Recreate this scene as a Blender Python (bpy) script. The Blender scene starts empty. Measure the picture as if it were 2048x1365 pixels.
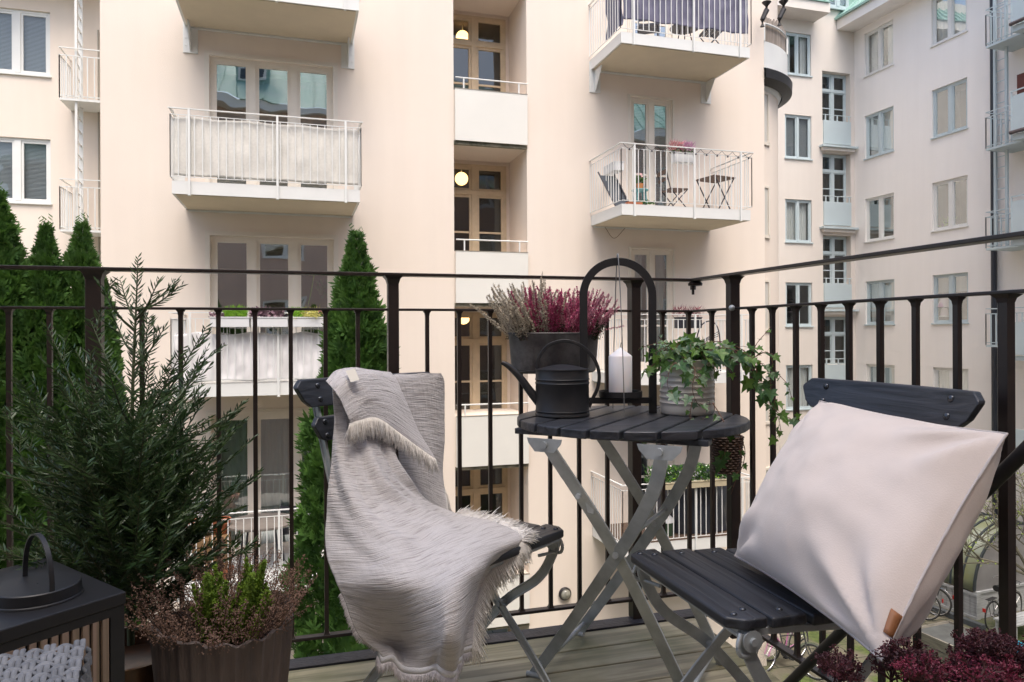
import bpy, math, random
from mathutils import Vector, Matrix, noise
R = random.Random(7)
rad = math.radians
scn = bpy.context.scene
col = scn.collection

# ---------------------------------------------------------------- camera
CH = 0.914                     # eye height above the deck
YAW, ROLL, FPX, CYP = 0.2887, -0.0045, 1444.73, 668.35
_r0 = Vector((math.cos(YAW), -math.sin(YAW), 0)); _fw = Vector((math.sin(YAW), math.cos(YAW), 0)); _u0 = Vector((0, 0, 1))
_r = _r0*math.cos(ROLL) + _u0*math.sin(ROLL); _u = -_r0*math.sin(ROLL) + _u0*math.cos(ROLL)
CAM = Vector((0, 0, CH))
cd = bpy.data.cameras.new('camera'); co = bpy.data.objects.new('camera', cd); col.objects.link(co)
co.matrix_world = Matrix(((_r.x, _u.x, -_fw.x, 0), (_r.y, _u.y, -_fw.y, 0), (_r.z, _u.z, -_fw.z, CH), (0, 0, 0, 1)))
cd.sensor_width = 36; cd.lens = FPX/2048*36; cd.shift_y = -(682.5-CYP)/2048
cd.clip_start = 0.05; cd.clip_end = 500
scn.camera = co
# ---------------------------------------------------------------- light
SUN_EL, SUN_AZ = rad(64), rad(186)          # azimuth measured clockwise from +Y
w = bpy.data.worlds.new('World'); scn.world = w; w.use_nodes = True
nt = w.node_tree; sky = nt.nodes.new('ShaderNodeTexSky'); sky.sky_type = 'NISHITA'; sky.sun_disc = False
sky.sun_elevation = SUN_EL; sky.sun_rotation = SUN_AZ; sky.dust_density = 4.0; sky.ozone_density = 0.6; sky.air_density = 0.9
nt.links.new(sky.outputs[0], nt.nodes['Background'].inputs[0]); nt.nodes['Background'].inputs[1].default_value = 0.15
sl = bpy.data.lights.new('sun', 'SUN'); sl.energy = 1.0; sl.angle = rad(34); sl.color = (1, .96, .90)
so = bpy.data.objects.new('sun', sl); col.objects.link(so)
sd = Vector((math.sin(SUN_AZ)*math.cos(SUN_EL), math.cos(SUN_AZ)*math.cos(SUN_EL), math.sin(SUN_EL)))
so.rotation_euler = sd.to_track_quat('Z', 'Y').to_euler(); so.location = (0, 0, 30)
scn.view_settings.view_transform = 'Standard'; scn.view_settings.look = 'None'
scn.view_settings.exposure = 1.22; scn.view_settings.gamma = 1
scn.render.engine = 'CYCLES'

# ---------------------------------------------------------------- measuring helpers (rays of the surveyed view onto real planes)
def ray(x, y): return _fw + _r*((x-1024)/FPX) - _u*((y-CYP)/FPX)
def onY(x, y, Y): d = ray(x, y); return CAM + d*(Y/d.y)
def onX(x, y, X): d = ray(x, y); return CAM + d*(X/d.x)
def onZ(x, y, Z): d = ray(x, y); return CAM + d*((Z-CH)/d.z)
def at(x, y, D): return CAM + ray(x, y)*D
def W(xc, d, z): v = _r0*xc + _fw*d; return Vector((v.x, v.y, z))
def mix3(a, b, t): return tuple(a[i]+(b[i]-a[i])*t for i in range(3))

# ---------------------------------------------------------------- materials
MATS = {}
def mat(name, colr=(.5, .5, .5), rough=.6, metal=0, var=0, vscale=8, bump=0, bscale=60, spec=.5, col2=None, stretch=(1, 1, 1), coord='Object', detail=5, trans=0, emit=None, sub=0, bdist=.01):
    if name in MATS: return MATS[name]
    m = bpy.data.materials.new(name); m.use_nodes = True; n = m.node_tree; L = n.links
    b = n.nodes['Principled BSDF']
    b.inputs['Base Color'].default_value = (*colr, 1); b.inputs['Roughness'].default_value = rough
    b.inputs['Metallic'].default_value = metal; b.inputs['Specular IOR Level'].default_value = spec
    if var or bump:
        tc = n.nodes.new('ShaderNodeTexCoord'); mp = n.nodes.new('ShaderNodeMapping'); mp.inputs['Scale'].default_value = stretch
        L.new(tc.outputs[coord], mp.inputs[0])
    if var:
        nz = n.nodes.new('ShaderNodeTexNoise'); nz.inputs['Scale'].default_value = vscale; nz.inputs['Detail'].default_value = detail; nz.inputs['Roughness'].default_value = .6
        L.new(mp.outputs[0], nz.inputs['Vector'])
        rp = n.nodes.new('ShaderNodeValToRGB'); c2 = col2 or tuple(c*(1-var) for c in colr)
        rp.color_ramp.elements[0].position = .32; rp.color_ramp.elements[1].position = .68
        rp.color_ramp.elements[0].color = (*c2, 1); rp.color_ramp.elements[1].color = (*colr, 1)
        L.new(nz.outputs[0], rp.inputs[0]); L.new(rp.outputs[0], b.inputs['Base Color'])
    if bump:
        nb = n.nodes.new('ShaderNodeTexNoise'); nb.inputs['Scale'].default_value = bscale; nb.inputs['Detail'].default_value = 4
        L.new(mp.outputs[0], nb.inputs['Vector'])
        bp = n.nodes.new('ShaderNodeBump'); bp.inputs['Strength'].default_value = bump; bp.inputs['Distance'].default_value = bdist
        L.new(nb.outputs[0], bp.inputs['Height']); L.new(bp.outputs[0], b.inputs['Normal'])
    if emit: b.inputs['Emission Color'].default_value = (*emit[:3], 1); b.inputs['Emission Strength'].default_value = emit[3]
    if sub:
        b.inputs['Subsurface Weight'].default_value = sub; b.inputs['Subsurface Radius'].default_value = (.02, .012, .008)
    if trans:      # leaves let some light through
        tr = n.nodes.new('ShaderNodeBsdfTranslucent'); tr.inputs[0].default_value = (*[min(1, c*1.6) for c in colr], 1)
        ms = n.nodes.new('ShaderNodeMixShader'); ms.inputs[0].default_value = trans
        L.new(b.outputs[0], ms.inputs[1]); L.new(tr.outputs[0], ms.inputs[2]); L.new(ms.outputs[0], n.nodes['Material Output'].inputs[0])
    MATS[name] = m; return m
def glass(name, tint=(.8, .9, .88), refl=.38, bump=.02, mul=.4):
    if name in MATS: return MATS[name]
    m = bpy.data.materials.new(name); m.use_nodes = True; n = m.node_tree; L = n.links
    for x in list(n.nodes):
        if x.type == 'BSDF_PRINCIPLED': n.nodes.remove(x)
    g = n.nodes.new('ShaderNodeBsdfGlossy'); g.inputs['Roughness'].default_value = .015; g.inputs[0].default_value = (.9, .95, .95, 1)
    t = n.nodes.new('ShaderNodeBsdfTransparent'); t.inputs[0].default_value = (*tint, 1)
    lw = n.nodes.new('ShaderNodeLayerWeight'); lw.inputs[0].default_value = .35
    ma = n.nodes.new('ShaderNodeMath'); ma.operation = 'MULTIPLY_ADD'; ma.inputs[1].default_value = mul; ma.inputs[2].default_value = refl
    ma.use_clamp = True
    L.new(lw.outputs['Fresnel'], ma.inputs[0])
    s = n.nodes.new('ShaderNodeMixShader'); L.new(ma.outputs[0], s.inputs[0]); L.new(t.outputs[0], s.inputs[1]); L.new(g.outputs[0], s.inputs[2])
    tc = n.nodes.new('ShaderNodeTexCoord'); nb = n.nodes.new('ShaderNodeTexNoise'); nb.inputs['Scale'].default_value = 1.3; nb.inputs['Detail'].default_value = 1
    L.new(tc.outputs['Object'], nb.inputs['Vector'])
    bp = n.nodes.new('ShaderNodeBump'); bp.inputs['Strength'].default_value = .35; bp.inputs['Distance'].default_value = bump
    L.new(nb.outputs[0], bp.inputs['Height']); L.new(bp.outputs[0], g.inputs['Normal'])
    L.new(s.outputs[0], n.nodes['Material Output'].inputs[0]); MATS[name] = m; return m

def plaster(name, c, c2):
    """rendered wall: two scales of weathering, faint vertical rain streaks, fine grain"""
    m = mat(name, c, .9, bump=.25, bscale=90, spec=.2, var=.01, vscale=.35, col2=c2, detail=8)
    n = m.node_tree; L = n.links; b = n.nodes['Principled BSDF']; rp = [x for x in n.nodes if x.type == 'VALTORGB'][0]
    rp.color_ramp.elements[0].position = .3; rp.color_ramp.elements[1].position = .7
    tc = n.nodes.new('ShaderNodeTexCoord'); mp = n.nodes.new('ShaderNodeMapping'); mp.inputs['Scale'].default_value = (3.0, 3.0, .22)
    L.new(tc.outputs['Object'], mp.inputs[0]); nz = n.nodes.new('ShaderNodeTexNoise'); nz.inputs['Scale'].default_value = 1.2; nz.inputs['Detail'].default_value = 7
    L.new(mp.outputs[0], nz.inputs['Vector'])
    mr = n.nodes.new('ShaderNodeMapRange'); mr.inputs['From Min'].default_value = .35; mr.inputs['From Max'].default_value = .65; mr.inputs['To Min'].default_value = .972; mr.inputs['To Max'].default_value = 1.0
    L.new(nz.outputs[0], mr.inputs[0]); mx = n.nodes.new('ShaderNodeMix'); mx.data_type = 'RGBA'; mx.blend_type = 'MULTIPLY'; mx.inputs[0].default_value = 1
    L.new(rp.outputs[0], mx.inputs[6]); L.new(mr.outputs[0], mx.inputs[7]); L.new(mx.outputs[2], b.inputs['Base Color'])
    return m
CREAM = plaster('cream_plaster', (.80, .71, .618), (.76, .66, .565)); CREAM3 = plaster('dimmed_cream_plaster', (.73, .675, .615), (.69, .63, .57))  # CREAM3: base colour dimmed so the camera-facing far facade does not blow out
CREAM2 = plaster('pale_plaster', (.88, .845, .805), (.85, .81, .765))
PINK = plaster('pink_plaster', (.62, .46, .38), (.56, .41, .34))
WHITE = mat('white_paint', (.74, .74, .71), .45, var=.05, vscale=3)
OFFW = mat('cream_paint', (.76, .69, .59), .5, var=.06, vscale=4)
OFFW2 = mat('old_cream_paint', (.62, .50, .34), .55, var=.15, vscale=6)
PALEB = mat('pale_blue_paint', (.50, .58, .60), .5, var=.05, vscale=2)
PANEL = mat('panel_white', (.74, .72, .66), .6, var=.05, vscale=1.2)
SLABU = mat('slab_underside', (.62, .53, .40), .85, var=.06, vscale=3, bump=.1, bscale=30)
GLASS = glass('window_glass'); GLASSD = glass('stair_glass', (.75, .75, .72), .08, mul=.3); GLASSR = glass('side_glass', (.9, .93, .92), .06, mul=.35)
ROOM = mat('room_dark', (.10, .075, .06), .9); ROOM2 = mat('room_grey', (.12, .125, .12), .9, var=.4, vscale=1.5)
BLIND = mat('blind_grey', (.30, .33, .35), .7); CURT = mat('curtain_white', (.70, .70, .68), .9, var=.15, vscale=9, stretch=(6, 6, .4))
COPPER = mat('copper_green', (.22, .42, .35), .6, var=.3, vscale=2, col2=(.33, .47, .42), bump=.1, bscale=10)
BLACKM = mat('black_metal', (.016, .014, .015), .42, var=.4, vscale=12, bump=.12, bscale=120, bdist=.002)
DARKM = mat('dark_pipe', (.03, .035, .045), .5)
STAIN = mat('stained_concrete', (.30, .26, .19), .9, var=.7, vscale=5, col2=(.05, .06, .035), stretch=(1, 1, 1))

# ---------------------------------------------------------------- object helpers
OFF = {}
def thing(name, label, cat, loc=(0, 0, 0), group=None, kind=None):
    o = bpy.data.objects.new(name, None); col.objects.link(o); o.location = loc; o.empty_display_size = .1
    OFF[o] = Vector(loc); return tag(o, label, cat, group, kind)
def tag(o, label=None, cat=None, group=None, kind=None):
    if label: o['label'] = label
    if cat: o['category'] = cat
    if group: o['group'] = group
    if kind: o['kind'] = kind
    return o
class MB:
    def __init__(s, T=None): s.v = []; s.f = []; s.T = T; s.mi = []; s.m = 0
    def P(s, p):
        p = Vector(p); s.v.append(s.T(p) if s.T else p); return len(s.v)-1
    def F(s, *i): s.f.append(i); s.mi.append(s.m)
    def quad(s, a, b, c, d): s.F(s.P(a), s.P(b), s.P(c), s.P(d))
    def tri(s, a, b, c): s.F(s.P(a), s.P(b), s.P(c))
    def box(s, x0, x1, y0, y1, z0, z1):
        i = [s.P((x, y, z)) for x in (x0, x1) for y in (y0, y1) for z in (z0, z1)]
        for f in ((0, 1, 3, 2), (4, 6, 7, 5), (0, 4, 5, 1), (2, 3, 7, 6), (0, 2, 6, 4), (1, 5, 7, 3)): s.F(*[i[k] for k in f])
    def beam(s, a, b, w, h, up=(0, 0, 1)):
        """bar of section w (sideways) x h (along up) from a to b"""
        a = Vector(a); b = Vector(b); d = (b-a).normalized(); up = Vector(up); sd = d.cross(up)
        if sd.length < 1e-4: sd = d.cross(Vector((1, 0, 0)))
        sd.normalize(); u2 = sd.cross(d)
        i = [s.P(p+sd*(sx*w/2)+u2*(sz*h/2)) for p in (a, b) for sx in (-1, 1) for sz in (-1, 1)]
        for f in ((0, 1, 3, 2), (4, 6, 7, 5), (0, 4, 5, 1), (2, 3, 7, 6), (0, 2, 6, 4), (1, 5, 7, 3)): s.F(*[i[k] for k in f])
    def sweep(s, pts, prof, up=(0, 0, 1), closed=False, caps=True, scale=None):
        """sweep a 2-D profile [(side, up)] along pts"""
        pts = [Vector(p) for p in pts]; n = len(pts); rings = []; up = Vector(up)
        for k, p in enumerate(pts):
            a = pts[(k-1) % n] if (closed or k > 0) else p; b = pts[(k+1) % n] if (closed or k < n-1) else p
            d = (b-a).normalized(); sd = d.cross(up)
            if sd.length < 1e-3: sd = d.cross(Vector((1, .01, 0)))
            sd.normalize(); u2 = sd.cross(d); q = scale[k] if scale else 1
            rings.append([s.P(p+sd*x*q+u2*y*q) for x, y in prof])
        m = len(prof)
        for k in range(n if closed else n-1):
            A = rings[k]; B = rings[(k+1) % n]
            for j in range(m): s.F(A[j], A[(j+1) % m], B[(j+1) % m], B[j])
        if caps and not closed: s.F(*rings[0][::-1]); s.F(*rings[-1])
    def tube(s, pts, r, n=8, closed=False, scale=None, up=(0, 0, 1)):
        s.sweep(pts, [(r*math.cos(6.28318*k/n), r*math.sin(6.28318*k/n)) for k in range(n)], up, closed, True, scale)
    def lathe(s, prof, c, n=32, a0=0, a1=2*math.pi, sx=1, sy=1, rot=0):
        c = Vector(c); full = abs(a1-a0-2*math.pi) < 1e-4; k = n if full else n+1; rings = []
        for r, z in prof:
            rg = []
            for i in range(k):
                t = a0+(a1-a0)*i/n; x = r*sx*math.cos(t); y = r*sy*math.sin(t)
                rg.append(s.P(c+Vector((x*math.cos(rot)-y*math.sin(rot), x*math.sin(rot)+y*math.cos(rot), z))))
            rings.append(rg)
        for A, B in zip(rings, rings[1:]):
            for i in range(n): s.F(A[i], A[(i+1) % k], B[(i+1) % k], B[i])
        return rings
    def ball(s, c, r, n=10, m=6, sz=1):
        s.lathe([(max(1e-4, r*math.sin(math.pi*j/m)), -r*sz*math.cos(math.pi*j/m)) for j in range(m+1)], c, n)
    def prism(s, poly, a, b):
        """poly: list of functions or 3-D points; extruded by vector a->b offset"""
        A = [s.P(Vector(p)+Vector(a)) for p in poly]; B = [s.P(Vector(p)+Vector(b)) for p in poly]; n = len(poly)
        s.F(*A[::-1]); s.F(*B)
        for i in range(n): s.F(A[i], A[(i+1) % n], B[(i+1) % n], B[i])
    def grid(s, G):
        n = len(G); m = len(G[0]); I = [[s.P(p) for p in row] for row in G]
        for a in range(n-1):
            for b in range(m-1): s.F(I[a][b], I[a][b+1], I[a+1][b+1], I[a+1][b])
    def build(s, name, m, parent=None, smooth=None, bevel=0, seg=2, solid=0, sub=0):
        me = bpy.data.meshes.new(name); off = OFF.get(parent, Vector()) if parent else Vector()
        me.from_pydata([v-off for v in s.v], [], s.f); me.validate()
        ms = m if isinstance(m, (list, tuple)) else [m]
        for x in ms: me.materials.append(x)
        if len(ms) > 1 and len(me.polygons) == len(s.mi): me.polygons.foreach_set('material_index', s.mi)
        o = bpy.data.objects.new(name, me); col.objects.link(o)
        if parent: o.parent = parent
        OFF[o] = off
        if smooth is not None:
            me.polygons.foreach_set('use_smooth', [True]*len(me.polygons))
            if smooth < 180: me.set_sharp_from_angle(angle=rad(smooth))
        me.update()
        if solid: q = o.modifiers.new('s', 'SOLIDIFY'); q.thickness = solid; q.offset = 0
        if sub: q = o.modifiers.new('u', 'SUBSURF'); q.levels = sub; q.render_levels = sub
        if bevel: q = o.modifiers.new('b', 'BEVEL'); q.width = bevel; q.segments = seg; q.limit_method = 'ANGLE'; q.harden_normals = False
        return o
def copy_tree(o, parent=None, label=None, loc=None, rz=None):
    c = o.copy(); col.objects.link(c)
    if parent: c.parent = parent
    for ch in o.children: copy_tree(ch, c)
    if label: c['label'] = label
    if loc is not None: c.location = loc
    if rz is not None: c.rotation_euler[2] = rz
    return c
def catmull(P, n):
    """Catmull-Rom resample of a list of Vectors, n steps per span"""
    out = []; P = [Vector(p) for p in P]; Q = [P[0]*2-P[1]]+P+[P[-1]*2-P[-2]]
    for i in range(1, len(Q)-2):
        a, b, c, d = Q[i-1:i+3]
        for k in range(n):
            t = k/n; out.append(.5*((2*b)+(c-a)*t+(2*a-5*b+4*c-d)*t*t+(3*b-a-3*c+d)*t*t*t))
    out.append(P[-1]); return out
class Frame:
    """local (u along wall, v out of the wall, z up)"""
    def __init__(s, o, u, n): s.o = Vector(o); s.u = Vector(u); s.n = Vector(n)
    def __call__(s, p): return s.o+s.u*p[0]+s.n*p[1]+Vector((0, 0, p[2]))
def wall(fr, name, m, parent, u0, u1, z0, z1, holes, depth=.12, thick=.3):
    """front face with rectangular holes (u0,u1,z0,z1[,depth]) plus their reveals"""
    mb = MB(fr); us = sorted({u0, u1, *[h[0] for h in holes], *[h[1] for h in holes]}); zs = sorted({z0, z1, *[h[2] for h in holes], *[h[3] for h in holes]})
    idx = {}
    def V(a, b):
        if (a, b) not in idx: idx[a, b] = mb.P((a, 0, b))
        return idx[a, b]
    for a, b in zip(us, us[1:]):
        for c, d in zip(zs, zs[1:]):
            if a < u0-1e-6 or b > u1+1e-6 or c < z0-1e-6 or d > z1+1e-6: continue
            mu, mz = (a+b)/2, (c+d)/2
            if any(h[0] < mu < h[1] and h[2] < mz < h[3] for h in holes): continue
            mb.F(V(a, c), V(b, c), V(b, d), V(a, d))
    for h in holes:
        a, b, c, d = h[:4]; e = -(h[4] if len(h) > 4 else depth)
        mb.quad((a, 0, c), (a, e, c), (b, e, c), (b, 0, c)); mb.quad((a, 0, d), (b, 0, d), (b, e, d), (a, e, d))
        mb.quad((a, 0, c), (a, 0, d), (a, e, d), (a, e, c)); mb.quad((b, 0, c), (b, e, c), (b, e, d), (b, 0, d))
    # backing slab so the wall is not paper thin
    e = -thick
    for a, b, c, d in ((u0, u0, z0, z1), (u1, u1, z0, z1)): mb.quad((a, 0, c), (a, e, c), (a, e, d), (a, 0, d))
    mb.quad((u0, 0, z1), (u1, 0, z1), (u1, e, z1), (u0, e, z1))
    return mb.build(name, m, parent)
def window(fr, parent, u0, u1, z0, z1, cols=2, bars=(), dep=.10, fm=WHITE, gm=None, back='dark', casing=0, sill=.06, mull=.07, sash=.05, transom=None, splits=None, name='window', openl=False):
    """a window set `dep` behind the wall face: frame > panes, sill, blind/curtain, room"""
    gm = gm or GLASS; mb = MB(fr); F = .055
    c = casing
    if c:
        for a, b, e, f in ((u0-c, u1+c, z1, z1+c), (u0-c, u0, z0, z1), (u1, u1+c, z0, z1)): mb.box(a, b, .003, .022, e, f)
        for a, b, e, f in ((u0-c*.45, u1+c*.45, z1, z1+c*.45), (u0-c*.45, u0, z0, z1), (u1, u1+c*.45, z0, z1)): mb.box(a, b, .018, .038, e, f)
    y0, y1 = -dep, -dep+.07
    mb.box(u0, u0+F, y0, y1, z0, z1); mb.box(u1-F, u1, y0, y1, z0, z1); mb.box(u0+F, u1-F, y0, y1, z1-F, z1); mb.box(u0+F, u1-F, y0, y1, z0, z0+F)
    ed = splits or [u0+F+(u1-u0-2*F)*i/cols for i in range(cols+1)]
    if not splits: ed[0] = u0+F; ed[-1] = u1-F
    for e in ed[1:-1]: mb.box(e-mull/2, e+mull/2, y0, y1+.012, z0+F, z1-F)
    zt = [z0+F]+([transom] if transom else [])+[z1-F]
    if transom: mb.box(u0+F, u1-F, y0, y1+.02, transom-.04, transom+.04)
    cells = []
    for i in range(len(ed)-1):
        a = ed[i]+(mull/2 if i else 0); b = ed[i+1]-(mull/2 if i < len(ed)-2 else 0)
        for j in range(len(zt)-1):
            cc = zt[j]+(.04 if j else 0); d = zt[j+1]-(.04 if j < len(zt)-2 else 0); s = sash
            yy0, yy1 = y0+.012, y1-.012
            for q in ((a, a+s, cc, d), (b-s, b, cc, d), (a+s, b-s, d-s, d), (a+s, b-s, cc, cc+s)): mb.box(q[0], q[1], yy0, yy1, q[2], q[3])
            cells.append((a+s, b-s, cc+s, d-s))
            if j == 0:
                for t in bars: zz = z0+(zt[1]-z0)*t; mb.box(a+s, b-s, yy0+.004, yy1-.004, zz-.018, zz+.018)
    wf = mb.build(name, fm, parent)
    for a, b, cc, d in cells:
        g = MB(fr); g.quad((a-.005, y0+.035, cc-.005), (b+.005, y0+.035, cc-.005), (b+.005, y0+.035, d+.005), (a-.005, y0+.035, d+.005)); g.build('pane', gm, wf)
    if sill:
        s = MB(fr); s.box(u0-.03, u1+.03, -dep+.07, .05, z0-.035, z0+.004); s.build('sill', fm, wf, bevel=.004)
    rm = MB(fr); e = -dep-.02; q = -dep-1.6
    A = [(u0-.02, e, z0-.02), (u1+.02, e, z0-.02), (u1+.02, e, z1+.02), (u0-.02, e, z1+.02)]; B = [(u0-.5, q, z0-.02), (u1+.5, q, z0-.02), (u1+.5, q, z1+.3), (u0-.5, q, z1+.3)]
    rm.quad(*B)
    for i in range(4): rm.quad(A[i], A[(i+1) % 4], B[(i+1) % 4], B[i])
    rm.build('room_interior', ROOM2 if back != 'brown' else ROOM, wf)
    if back in ('blind', 'blindhalf'):
        bl = MB(fr); zb = z0+F if back == 'blind' else z0+(z1-z0)*.62
        k = int((z1-F-zb)/.03)
        for i in range(k):
            z = z1-F-.03*i; bl.quad((u0+F, e-.03, z), (u1-F, e-.03, z), (u1-F, e-.012, z-.027), (u0+F, e-.012, z-.027))
        bl.build('blind', BLIND, wf)
    if back in ('curtain', 'curtains'):
        cu = MB(fr); G = []
        spans = [(u0+F, u1-F)] if back == 'curtain' else [(u0+F, u0+F+(u1-u0)*.3), (u1-F-(u1-u0)*.24, u1-F)]
        for a, b in spans:
            N = int((b-a)/.02); up_, dn = [], []
            for i in range(N+1):
                x = a+(b-a)*i/N; y = e-.07+.025*math.sin(i*1.15)+.01*math.sin(i*.37)
                up_.append((x, y, z1-F)); dn.append((x, y*1.02, z0+.03))
            cu.grid([dn, up_])
        cu.build('curtain', CURT, wf, smooth=80)
    return wf
# ================================================================ COURTYARD SETTING
GZ = -5.9
def paving_mat():
    m = bpy.data.materials.new('courtyard_paving'); m.use_nodes = True; n = m.node_tree; L = n.links; b = n.nodes['Principled BSDF']
    tc = n.nodes.new('ShaderNodeTexCoord'); br = n.nodes.new('ShaderNodeTexBrick'); br.inputs['Scale'].default_value = 1.0
    mp = n.nodes.new('ShaderNodeMapping'); L.new(tc.outputs['Object'], mp.inputs[0]); L.new(mp.outputs[0], br.inputs[0]); mp.inputs['Rotation'].default_value = (0, 0, rad(3))
    br.inputs['Brick Width'].default_value = .62; br.inputs['Row Height'].default_value = .62; br.inputs['Mortar Size'].default_value = .016; br.offset = .5
    br.inputs['Color1'].default_value = (.115, .105, .072, 1); br.inputs['Color2'].default_value = (.145, .13, .09, 1); br.inputs['Mortar'].default_value = (.03, .035, .018, 1)
    nz = n.nodes.new('ShaderNodeTexNoise'); nz.inputs['Scale'].default_value = .55; nz.inputs['Detail'].default_value = 8; L.new(tc.outputs['Object'], nz.inputs[0])
    rp = n.nodes.new('ShaderNodeValToRGB'); rp.color_ramp.elements[0].position = .5; rp.color_ramp.elements[1].position = .58; L.new(nz.outputs[0], rp.inputs[0])
    n2 = n.nodes.new('ShaderNodeTexNoise'); n2.inputs['Scale'].default_value = 9; n2.inputs['Detail'].default_value = 6; L.new(tc.outputs['Object'], n2.inputs[0])
    r2 = n.nodes.new('ShaderNodeValToRGB'); r2.color_ramp.elements[0].color = (.045, .065, .015, 1); r2.color_ramp.elements[1].color = (.10, .135, .03, 1); r2.color_ramp.elements[0].position = .35; r2.color_ramp.elements[1].position = .65; L.new(n2.outputs[0], r2.inputs[0])
    mx = n.nodes.new('ShaderNodeMix'); mx.data_type = 'RGBA'; L.new(rp.outputs[0], mx.inputs[0]); L.new(br.outputs[0], mx.inputs[6]); L.new(r2.outputs[0], mx.inputs[7])
    L.new(mx.outputs[2], b.inputs['Base Color']); b.inputs['Roughness'].default_value = .85
    bp = n.nodes.new('ShaderNodeBump'); bp.inputs['Distance'].default_value = .02; bp.inputs['Strength'].default_value = .5; L.new(n2.outputs[0], bp.inputs['Height']); L.new(bp.outputs[0], b.inputs['Normal'])
    return m
g = MB(); g.quad((-60, -60, GZ), (80, -60, GZ), (80, 80, GZ), (-60, 80, GZ)); tag(g.build('courtyard_ground', paving_mat()), kind='structure')

F1 = 12.7; LEV = (5.905, 2.95, .01, -2.93)           # main facade plane and balcony undersides
MF = Frame((0, F1, 0), (1, 0, 0), (0, -1, 0))
main = thing('apartment_building', 'cream apartment block straight ahead, two stacks of white balconies and a recessed stair bay', 'building', (3, F1, GZ))
XL, XR, TOP = -2.95, 9.18, 11.5
wz = [(6.15, 8.47), (3.2, 5.48), (.26, 2.545), (-2.68, -.39)]       # storey openings (balcony doors)
holes = []
for a, b in wz: holes += [(-1.36, .60, a, b), (6.17, 7.07, a, b)]
SX0, SX1 = 2.70, 4.075
rec = [(5.30, 7.25), (2.40, 4.33), (-.565, 1.42), (-3.50, -1.52), (-5.9, -4.45)]
for a, b in rec: holes.append((SX0, SX1, a, b, 1.2))
wall(MF, 'wall', CREAM, main, XL, XR, GZ, TOP, holes)
for xx in (XL, XR): sw = MB(); sw.quad((xx, F1, GZ), (xx, F1, TOP), (xx, 24, TOP), (xx, 24, GZ)); sw.build('side_wall', CREAM, main)
c = MB(); c.box(XL-.3, XR+.3, F1-.5, F1+.1, TOP, TOP+.3); c.build('cornice', CREAM, main)
c = MB(); c.quad((XL-.3, F1-.55, TOP+.3), (XR+.3, F1-.55, TOP+.3), (XR+.3, F1+4, TOP+3.5), (XL-.3, F1+4, TOP+3.5)); c.build('roof', COPPER, main)
# balcony windows, left stack (three lights) and right stack (two-leaf doors)
for k, (a, b) in enumerate(wz):
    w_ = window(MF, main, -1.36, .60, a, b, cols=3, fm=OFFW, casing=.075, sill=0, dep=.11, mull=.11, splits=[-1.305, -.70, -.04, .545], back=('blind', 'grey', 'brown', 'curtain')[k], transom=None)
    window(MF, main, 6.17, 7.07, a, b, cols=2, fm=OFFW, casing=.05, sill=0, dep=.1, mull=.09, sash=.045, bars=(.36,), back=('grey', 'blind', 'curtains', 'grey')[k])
# stair bay: recess windows, lamps, solid parapets with a tube rail
RF = Frame((0, F1+1.19, 0), (1, 0, 0), (0, -1, 0))
LAMP = mat('lamp_glow', (1, .8, .5), .4, emit=(1, .62, .22, 2.2))
for k, (a, b) in enumerate(rec):
    zc = b+.02
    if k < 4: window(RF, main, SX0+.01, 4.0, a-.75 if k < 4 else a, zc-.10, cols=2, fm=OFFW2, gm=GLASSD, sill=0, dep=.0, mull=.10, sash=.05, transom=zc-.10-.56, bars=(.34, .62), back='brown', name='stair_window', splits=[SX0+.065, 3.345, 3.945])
    r2 = MB(); r2.box(4.0, SX1-.002, F1+1.15, F1+1.19, a, b); r2.box(SX0, 4.0-.001, F1+1.15, F1+1.192, zc-.10, b-.003); r2.build('recess_pier', CREAM, main)
    fl = MB(); fl.box(SX0+.002, SX1-.002, F1+.02, F1+1.19, b-.002, b+.12); fl.build('landing_slab', CREAM, main)
    if k: st = MB(); st.box(SX0, SX1, F1-.02, F1+.05, b-.01, b+.055); st.build('slab_edge', STAIN, main)
for k, (zb, zt) in enumerate([(7.33, 8.2), (4.384, 5.305), (1.474, 2.40), (-1.467, -.565), (-4.40, -3.50)]):
    p = MB(); p.box(SX0+.015, SX1-.005, F1-.06, F1-.03, zb, zt); q = p.build('stair_parapet', PANEL, main)
    p = MB(); p.box(SX0+.01, SX1, F1-.065, F1-.02, zt, zt+.012); p.build('coping', mat('zinc_coping', (.30, .27, .22), .5), q)
    p = MB(); p.tube([(SX0+.03, F1-.03, zt+.21), (SX1, F1-.03, zt+.21)], .013)
    for x in (SX0+.18, SX1-.16): p.box(x-.012, x+.012, F1-.04, F1-.02, zt, zt+.2)
    p.build('handrail', WHITE, q)
for (px, py), k in (((923, 358), 1), ((925, 75), 0), ((927, 636), 2)):
    c = onY(px, py, F1+1.9); l = MB(); l.ball(c, .135, 20, 12); b_ = l.build('stair_lamp', LAMP, main, smooth=180)
    l = MB(); l.tube([c+Vector((0, 0, .12)), c+Vector((0, 0, .3))], .012); l.build('lamp_stem', WHITE, b_)
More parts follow.
